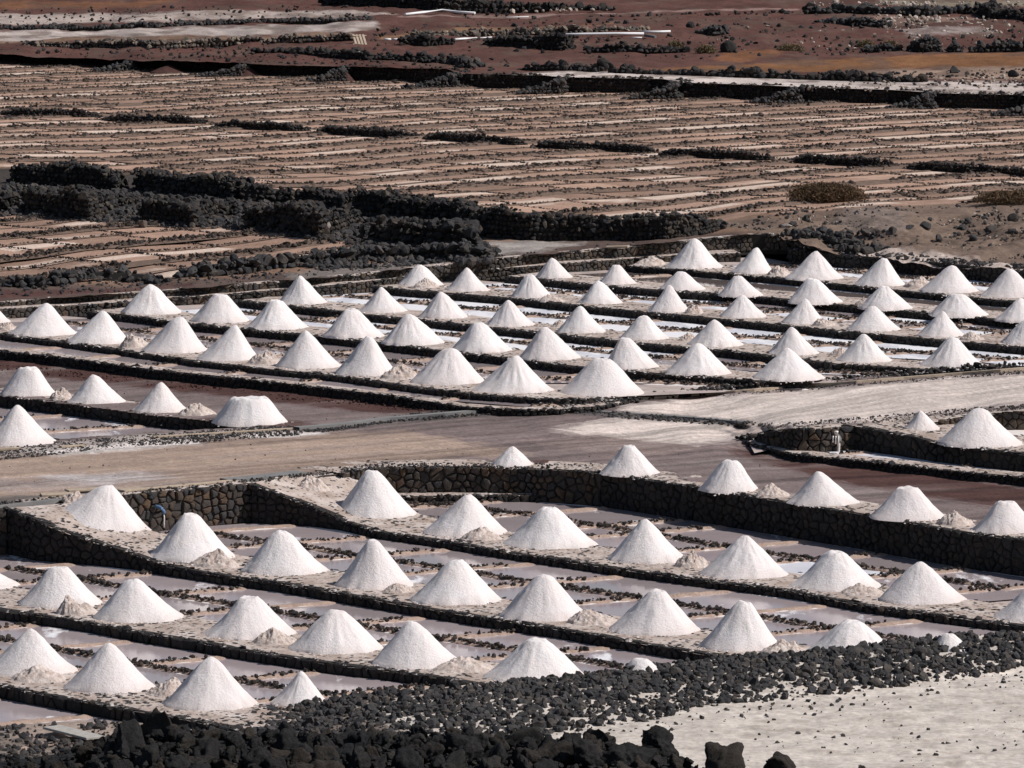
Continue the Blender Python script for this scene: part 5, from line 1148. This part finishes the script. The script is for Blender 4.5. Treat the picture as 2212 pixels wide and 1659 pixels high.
far = [(1575, 116, .75, 'pointed black rock right of the pale yellow bush'), (2062, 158, .5, 'dark square boulder on the orange bank'), (2000, 62, .34, 'pale round stone far right in the red land'), (2190, 166, .42, 'brown boulder on the orange bank at right edge'), (1716, 112, .3, 'white-faced stone in a dry bush, far right'), (2140, 27, .9, 'large black rock in the top right corner'), (1495, 62, .45, 'grey rock behind the pipe end')]
for a, b, s, lab in far:
    z = ZB(a, b); o = rock_obj('boulder', M_pale if 'white' in lab or 'pale r' in lab else M_lava, P(a, b, z) + Vector((0, 0, s * .35)), (s * .95, s * .8, s * .75), None, .3); tag(o, lab, 'boulder')

# --- rubble bank in front
bank = [(560, 1538), (720, 1509), (850, 1494), (1050, 1478), (1340, 1452), (1550, 1421), (1760, 1408), (2000, 1378), (2212, 1366), (2420, 1350), (2420, 1420), (2212, 1442), (1980, 1480), (1800, 1500), (1500, 1530), (1400, 1560), (1250, 1580), (900, 1640), (500, 1700), (400, 1650)]
V1, s1 = scatter(bank, 8200, .03, .16, zF, mask=lambda a, b: RNG.random(len(a)) < np.clip(1.25 - (b - np.interp(a, *np.array(edge_f).T)) / np.interp(a, [900, 1300, 2212], [165, 128, 96]) * 1.0, .12, 1))
Vx, sx_ = scatter(bank, 130, .12, .24, zF); V1 = np.concatenate([V1, Vx]); s1 = np.concatenate([s1, sx_])
low = [(850, 1560), (1500, 1500), (2212, 1430), (2420, 1420), (2420, 1465), (2212, 1482), (1800, 1530), (1500, 1570), (1300, 1610), (1200, 1700), (850, 1700)]
V2, s2 = scatter(low, 450, .02, .085, zF)
V3, s3 = scatter([(1200, 1560), (2230, 1440), (2230, 1659), (1100, 1659)], 240, .015, .075, zF)
lf = [(-60, 1575), (190, 1562), (420, 1562), (700, 1520), (700, 1700), (-60, 1700)]
V4, s4 = scatter(lf, 2600, .03, .15, zF, mask=lambda a, b: (fbm(a * .02, b * .06, 97) + (b - 1560) / 260) > .47)
V5, s5 = scatter([(1040, 1482), (1340, 1456), (1560, 1425), (1760, 1412), (2000, 1383), (2300, 1364), (2300, 1376), (2000, 1397), (1760, 1426), (1560, 1440), (1340, 1472), (1040, 1496)], 1000, .06, .17, zF)
# keep stones off the plank and the sand thinner near its edge
V = np.concatenate([V1, V2, V4, V5]); s = np.concatenate([s1, s2, s4, s5])
qx, qy, d = proj(V); inside = (qx > 0) & (qx < 2212) & (qy < 1655)
plank = inpoly(qx, qy, [(84, 1572), (140, 1570), (212, 1592), (195, 1608), (90, 1590)])
V, s, qx, qy, d, inside = V[~plank], s[~plank], qx[~plank], qy[~plank], d[~plank], inside[~plank]
order = np.argsort(-(s * inside)); big = order[:230]; rest = order[230:]
for i in big:
    o = rock_obj('lava_rock', M_rubble, V[i], float(s[i]), None, .9); tag(o, 'angular black lava rock lying in the rubble bank before the sand', 'lava rock', 'black lava rocks of the rubble bank')
o = link('lava_rubble', rocks_mesh('lava_rubble', V[rest], s[rest], 1.0), None, M_rubble); tag(o, 'countless small black lava stones of the rubble bank', 'rubble', kind='stuff')
o = link('sand_pebbles', rocks_mesh('sand_pebbles', V3, s3, .8), None, M_rubble); tag(o, 'few dark pebbles strewn over the pale sand', 'pebbles', kind='stuff')

# --- boulder bank along the bottom edge
crest = [(-400, 1640), (0, 1628), (200, 1600), (300, 1572), (340, 1560), (400, 1566), (480, 1578), (560, 1580), (700, 1575), (850, 1580), (1000, 1580), (1150, 1585), (1290, 1592), (1380, 1606), (1480, 1630), (1560, 1665), (1900, 1690), (2500, 1720)]
cx_ = np.arange(-400, 2500, 20.); cy_ = np.interp(cx_, *np.array(crest).T) + 18
Vb = []
for j, (dy, dd) in enumerate(((60, 131), (0, 128.5), (14, 127.5), (40, 126), (80, 124), (160, 121), (300, 117), (500, 110))):
    for a, b in zip(cx_, cy_):
        v = PY(a, b + (dy if j else 150), dd); Vb.append(tuple(v))
k = len(cx_); a = np.arange(7 * k).reshape(7, k)[:, :-1].ravel()
link('boulder_bank', mesh_np('boulder_bank', Vb, np.stack([a, a + k, a + k + 1, a + 1], 1), True), None, M_boulder)['kind'] = 'structure'
def crest_d(dy): return float(np.interp(dy, [0, 14, 40, 80, 160, 300], [128.5, 127.5, 126, 124, 121, 117]))
hand = [(345, 1580, 58, 'tall jagged black boulder standing above the bottom left rubble'), (275, 1612, 60, 'rounded mossy black boulder left of the tall one'), (395, 1600, 34, 'small dark boulder right of the tall jagged one'), (450, 1632, 40, 'dark boulder below the white salt patch, bottom edge'), (1290, 1596, 34, 'round black boulder on the crest near the bottom centre'), (1418, 1605, 50, 'broad black boulder at the right end of the boulder bank'),
        (1110, 1600, 52, 'large block with blue-grey flank on the boulder crest'), (1005, 1612, 44, 'upright black boulder at the bottom centre crest'), (770, 1596, 40, 'knobbly black boulder on the left crest'), (905, 1600, 34, 'brown-tinged boulder on the crest'), (610, 1610, 44, 'wide dark boulder below the rubble flat'), (1375, 1632, 52, 'dark boulder under the right crest end'), (1200, 1628, 48, 'black boulder in the lower centre bank'), (690, 1640, 46, 'brown-black boulder at bottom edge, left of centre'), (560, 1650, 40, 'dark boulder at the bottom edge below the wide one'),
        (1546, 1640, 66, 'big lone black boulder on the sand at the bottom edge'), (1688, 1652, 42, 'brown lone boulder on sand, right of the big one'), (1862, 1662, 20, 'tip of a small boulder at the bottom edge in sand')]
for px, py, r, lab in hand:
    r *= 1.18 if px < 1500 else 1.0; cyy = np.interp(px, *np.array(crest).T); dd = crest_d(max(0, py - cyy)) if px < 1500 else 127.5
    v = PY(px, py + r * .2, dd); s = r / F * dd; o = rock_obj('boulder', M_boulder, v, (s * random.uniform(.9, 1.1), s * .9, s * random.uniform(.75, 1.0)), None, .5, BV); tag(o, lab, 'boulder')
    if 'tall' in lab: o.scale = (s * .78, s * .8, s * 1.0)
    if 'lone' in lab: o.scale = (s * 1.05, s * .9, s * .72)
nb = 0
for row, (dy, r0, r1) in enumerate(((6, 16, 34), (24, 18, 44), (46, 22, 50), (72, 24, 54), (98, 24, 50))):
    px = -40 + random.uniform(0, 20)
    while px < 1500:
        cyy = float(np.interp(px, *np.array(crest).T)); py = cyy + dy + random.uniform(-6, 10); r = random.uniform(r0, r1) * random.uniform(.75, 1.1)
        if py - r < 1665 and (px > 180 or row > 1):
            dd = crest_d(max(0, dy)) - .2; v = PY(px, py + 6, dd); s = r / F * dd
            o = rock_obj('boulder', M_boulder, v, (s, s * random.uniform(.8, 1.1), s * random.uniform(.7, 1.)), None, 1.2, BV)
            tag(o, 'rough black lava boulder packed in the bank along the bottom edge', 'boulder', 'packed boulders along the bottom edge'); nb += 1
        px += r * random.uniform(1.2, 1.75)
# small filler rocks between them
fp = []; fs = []
for _ in range(1600):
    px = random.uniform(-40, 1530); dy = random.uniform(2, 110); cyy = float(np.interp(px, *np.array(crest).T))
    v = PY(px, cyy + dy + 8, crest_d(dy) - random.uniform(-.2, .3)); fp.append(tuple(v)); fs.append(random.uniform(.04, .13))
o = link('lava_rubble', rocks_mesh('lava_rubble', fp, np.array(fs), 1.2), None, M_boulder); tag(o, 'small black stones filling gaps between the bottom boulders', 'rubble', kind='stuff')

# ================================================================ SMALL THINGS
def plank_obj(label, p0, p1, w, t, m=M_wood, name='wooden_plank', lift=0, cat='plank', roll=0):
    a, b = Vector(p0), Vector(p1); d = b - a; me = box_mesh(name, d.length, w, t, min(t, w) * .15); o = link(name, me, None, m)
    o.location = (a + b) / 2 + Vector((0, 0, t / 2 + lift)); q = d.to_track_quat('X', 'Z'); o.rotation_euler = q.to_euler(); tag(o, label, cat); return o
gz = lambda a, b: P(a, b, float(zC(np.array([float(a)]), np.array([float(b)]))[0]))
fzp = lambda a, b: P(a, b, float(zF(np.array([float(a)]), np.array([float(b)]))[0]))
plank_obj('grey weathered plank lying on the rubble in the bottom left corner', fzp(112, 1584) + Vector((0, 0, .12)), fzp(206, 1606) + Vector((0, 0, .10)), .5, .06, M_plank)
plank_obj('long thin board on the track edge left of the first big heap', gz(88, 1072), gz(162, 1070), .5, .07)
plank_obj('thin board stacked askew behind the first big heap', gz(144, 1065), gz(232, 1060), .4, .06, lift=.04)
plank_obj('pale board lying on top of the sunlit wall, right of the heap', gz(258, 1062), gz(310, 1057), .5, .06)
plank_obj('long pale batten laid along the top of the sunlit wall', gz(312, 1058), gz(498, 1040), .22, .05)
plank_obj('wooden pole beside the leftmost heap of the track', gz(-10, 974), gz(44, 972), .16, .09)
plank_obj('long wooden batten along the salty track edge', gz(130, 968), gz(182, 965), .22, .07)
plank_obj('wooden batten ending by the flat-ridged heap', gz(330, 946), gz(682, 925), .14, .06)
plank_obj('wooden board on the path above the retaining wall', P(1310, 536, RZ(1310, 536)), P(1358, 535, RZ(1358, 535)), .3, .08)
plank_obj('yellow plank on the far ledge beside the tan pile', P(1170, 598, 1.36), P(1172, 597, 1.36), .1, .05)
def strip(label, pts, w, h, m, zf, name='concrete_channel', cat='channel'):
    V = []; c = [zf(a, b) for a, b in pts]
    for i, p in enumerate(c):
        d = (c[min(i + 1, len(c) - 1)] - c[max(0, i - 1)]); n_ = Vector((d.y, -d.x, 0)).normalized() * w / 2
        for q in (-1, 1): V += [tuple(p + n_ * q + Vector((0, 0, h))), tuple(p + n_ * q + Vector((0, 0, -.1)))]
    Fc = []
    for i in range(len(c) - 1):
        a = i * 4; b = a + 4; Fc += [(a, a + 2, b + 2, b), (a + 2, a + 3, b + 3, b + 2), (a + 1, a, b, b + 1)]
    me = bpy.data.meshes.new(name); me.from_pydata(V, [], Fc); me.update(); o = link(name, me, None, m); tag(o, label, cat); return o
def dens(pts, k=6):
    out = []
    for (a, b), (c, d) in zip(pts[:-1], pts[1:]):
        for i in range(k): out.append((a + (c - a) * i / k, b + (d - b) * i / k))
    return out + [pts[-1]]
strip('grey-green concrete channel crossing the junction of the tracks', dens([(640, 929), (735, 921), (835, 908), (1020, 893), (1240, 876), (1340, 867)]), .34, .10, M_conc, gz)
strip('thin concrete kerb line running right below the pale track', dens([(1340, 867), (1480, 858), (1700, 840), (2000, 816), (2240, 797)]), .16, .09, M_wood, gz)
strip('grey concrete channel on the right below the pale salt track', dens([(1240, 886), (1480, 901), (1620, 913)]), .3, .03, M_conc, gz)
strip('dark grey concrete ramp strip on the sandy track edge', dens([(488, 1037), (560, 1030), (650, 1020)]), .6, .03, M_conc, gz)
strip('grey concrete kerb strip at the left edge of the sandy track', dens([(-40, 1100), (60, 1088), (130, 1080)]), .15, .05, M_conc, gz)
# outlets
def outlet(label, pt, nx_, ny_, r, drop, m, crust):
    root = empty('outlet_pipe', pt, label, 'pipe')
    pts = []
    side = Vector((ny_ * -1, nx_, 0)); side = Vector((-.78, -.62, 0)) if False else Vector((ny_, -nx_, 0)) * -1
    n_ = Vector((nx_, ny_, 0))
    for i in range(9):
        t = math.pi / 2 * i / 8; pts.append(n_ * (.02 + .16 * math.sin(t)) + Vector((1, 0, 0)) * (.16 * math.sin(t)) + Vector((0, 0, -.16 * (1 - math.cos(t)))))
    pts.append(pts[-1] + Vector((0, 0, -drop)))
    o = link('elbow', tube_mesh('elbow', pts, r), root, m)
    q = pts[-1]; o = link('salt_drip', tube_mesh('salt_drip', [q, q + Vector((.01, 0, -.12)), q + Vector((0, .01, -.26)), q + Vector((.01, 0, -.4))], r * .45, 7), root, M_crust)
    if crust:
        v = rock_v(I2, 5, .3, 2) * np.array([.14, .15, .08]); me = mesh_np('salt_cap', v, F2, True); o = link('salt_cap', me, root, M_crust); o.location = (.05, -.1, .06)
        for k in range(3):
            a = Vector((-.02 + k * .08, -.22 - .02 * k, -.02)); link('icicle', tube_mesh('icicle', [a, a + Vector((0, 0, -.2 - .05 * k))], .025, 6), root, M_crust)
    return root
a = P(330, 1062, 0); outlet('blue plastic elbow pipe jutting from the sunlit stone wall', (a.x + .06, a.y - .06, -.42), .62, -.78, .052, .05, M_blue, False)
a = P(1800, 921, .8); outlet('grey outlet pipe crusted with white salt on the curved wall', (a.x, a.y - .08, .56), 0, -1, .085, .04, M_conc, True)
# white pipes far away
bzp = lambda a, b: P(a, b, ZB(a, b))
def pipe(label, pts, r=.075, m=M_pvc, lift=.1):
    c = [bzp(a, b) + Vector((0, 0, r + lift)) for a, b in pts]; o = link('plastic_pipe', tube_mesh('plastic_pipe', c, r, 10), None, m); tag(o, label, 'pipe'); return o
pipe('long bent white plastic pipe lying below the top black wall', [(875, 37), (915, 32), (955, 28), (990, 32), (1026, 34)], .085)
pipe('short white pipe near the wooden pallet, left piece', [(829, 91), (845, 91)], .07)
pipe('short white pipe near the wooden pallet, right piece', [(848, 91), (862, 91)], .07)
pipe('white pipe between the two black walls', [(982, 91), (1004, 89), (1030, 88)], .07)
pipe('thin broken white pipe left of the black wall block', [(1036, 87), (1062, 85)], .04)
pipe('very long white plastic pipe on the red ground', [(1190, 82), (1260, 80), (1330, 79), (1391, 79)], .085)
pipe('short white pipe lying above the end of the long one', [(1386, 75), (1420, 75), (1448, 74)], .08)
pipe('thin white pipe offcut below the long pipe', [(1362, 86), (1387, 86)], .04)
pipe('grey pipe offcut with a white end', [(1393, 83), (1416, 86)], .09, M_conc)
pipe('thin pale pole lying on the far track', [(1093, 42), (1142, 40)], .03)
# pallet
pr = empty('wooden_pallet', bzp(776, 96), 'wooden pallet leaning on rocks at the end of the pale strip', 'pallet')
for i in range(4):
    o = link('board', box_mesh('board', .14, .9, .04, .005), pr, M_wood); o.location = (-.28 + i * .2, 0, .3); o.rotation_euler = (math.radians(42), 0, math.radians(18))
for i in range(2):
    o = link('cross_batten', box_mesh('cross_batten', .85, .09, .07, .008), pr, M_wood); o.location = (.02, .28 - i * .56, .5 - i * .5 + .02); o.rotation_euler = (math.radians(42), 0, math.radians(18))
# red cinder mounds against the scalloped wall
for (px, py, r, h, lab) in ((362, 156, 1.1, .42, 'red cinder mound against the second dark bay of the far wall'), (535, 164, .9, .5, 'red cinder mound against a lit buttress of the far wall'), (748, 175, .5, .45, 'small red cinder mound beside the fourth far wall bay')):
    me = heap_mesh('cinder_mound', None, r, h, 0, 0, int(px), False); o = link('cinder_mound', me, None, M_cinder); o.location = P(px, py, 2.4) + Vector((0, .6, 0)); tag(o, lab, 'cinder mound')
# bushes
def bush_mat(name, cols):
    m, ns, ln, bs = mat(name); g = ns.new('ShaderNodeNewGeometry')
    ln.new(ramp(ns, ln, g.outputs['Random Per Island'], [(i / (len(cols) - 1), c) for i, c in enumerate(cols)]), bs.inputs['Base Color']); bs.inputs['Roughness'].default_value = .9; return m
M_bush = bush_mat('dry_brown_foliage', [(.075, .045, .024), (.13, .076, .036), (.085, .055, .03), (.17, .10, .045), (.055, .038, .026)])
M_bush2 = bush_mat('dry_yellow_foliage', [(.16, .115, .055), (.22, .165, .085), (.12, .09, .055), (.25, .19, .11)])
def bush(label, px0, px1, pyb, pyt, zf, m, n=5000, leaf=.06):
    a = P((px0 + px1) / 2, pyb, zf); w = (px1 - px0) / 2 / F * a.y; dep = w * .7; c = Vector((a.x, a.y + dep, zf)); h = PY((px0 + px1) / 2, pyt, c.y).z - zf
    root = empty('dry_bush', c, label, 'bush'); th = RNG.uniform(0, 6.28, n); u = RNG.random(n) ** .42; ph = np.arccos(RNG.random(n) ** .8)
    rr = .72 + .45 * fbm(np.cos(th) * 2 + 5, np.sin(th) * 2 + ph * 1.5, int(px0)) ; X = w * u * rr * np.sin(ph) * np.cos(th); Y = dep * u * rr * np.sin(ph) * np.sin(th); Z = h * u * rr * np.cos(ph) ** .8
    pos = np.stack([X, Y, np.clip(Z, .02, None)], 1); d = RNG.normal(size=(n, 3)); d /= np.linalg.norm(d, axis=1)[:, None]; e = RNG.normal(size=(n, 3)); e = np.cross(d, e); e /= np.linalg.norm(e, axis=1)[:, None]
    L_ = RNG.uniform(.6, 1.6, (n, 1)) * leaf; d[:, 2] = np.abs(d[:, 2])
    V = np.stack([pos - e * L_ * .22, pos + e * L_ * .22, pos + d * L_ * 1.5], 1).reshape(-1, 3)
    link('foliage', mesh_np('foliage', V, np.arange(n * 3).reshape(-1, 3)), root, m)
    st = []; sf = []
    for k in range(26):
        t = random.uniform(0, 6.28); q = Vector((w * .75 * math.cos(t) * random.random(), dep * .7 * math.sin(t), h * random.uniform(.4, .8))); b = len(st)
        st += [(-.02, 0, 0), (.02, 0, 0), (0, .02, 0), tuple(q)]; sf += [(b, b + 1, b + 3), (b + 1, b + 2, b + 3), (b + 2, b, b + 3)]
    link('stem', mesh_np('stem', st, sf), root, M_wood)
bush('large brown dome-shaped dry bush among the far pans', 1694, 1884, 440, 394, RZ(1790, 440), M_bush, 15000, .07)
bush('dry bush with orange left side at the right frame edge', 2100, 2290, 444, 411, RZ(2200, 444), M_bush, 10000, .07)
for (a, b, c, d, lab, n) in ((1440, 1478, 108, 88, 'grey dry bush behind the dark rubble mound', 1800), (1502, 1548, 118, 97, 'pale yellow dry bush left of the pointed black rock', 2200), (1676, 1740, 113, 94, 'yellowish bush around the white-faced stone', 2500), (1850, 1890, 104, 87, 'yellow-green bush behind the low stone heap', 2000), (1905, 1940, 102, 88, 'pale dry bush left of the cairn', 1500)):
    bush(lab, a, b, c, d, ZB((a + b) / 2, c), M_bush2, n, .09)
# grooves: little footprints pebbles on pale track come from the ground material
print('objects', len(bpy.data.objects))
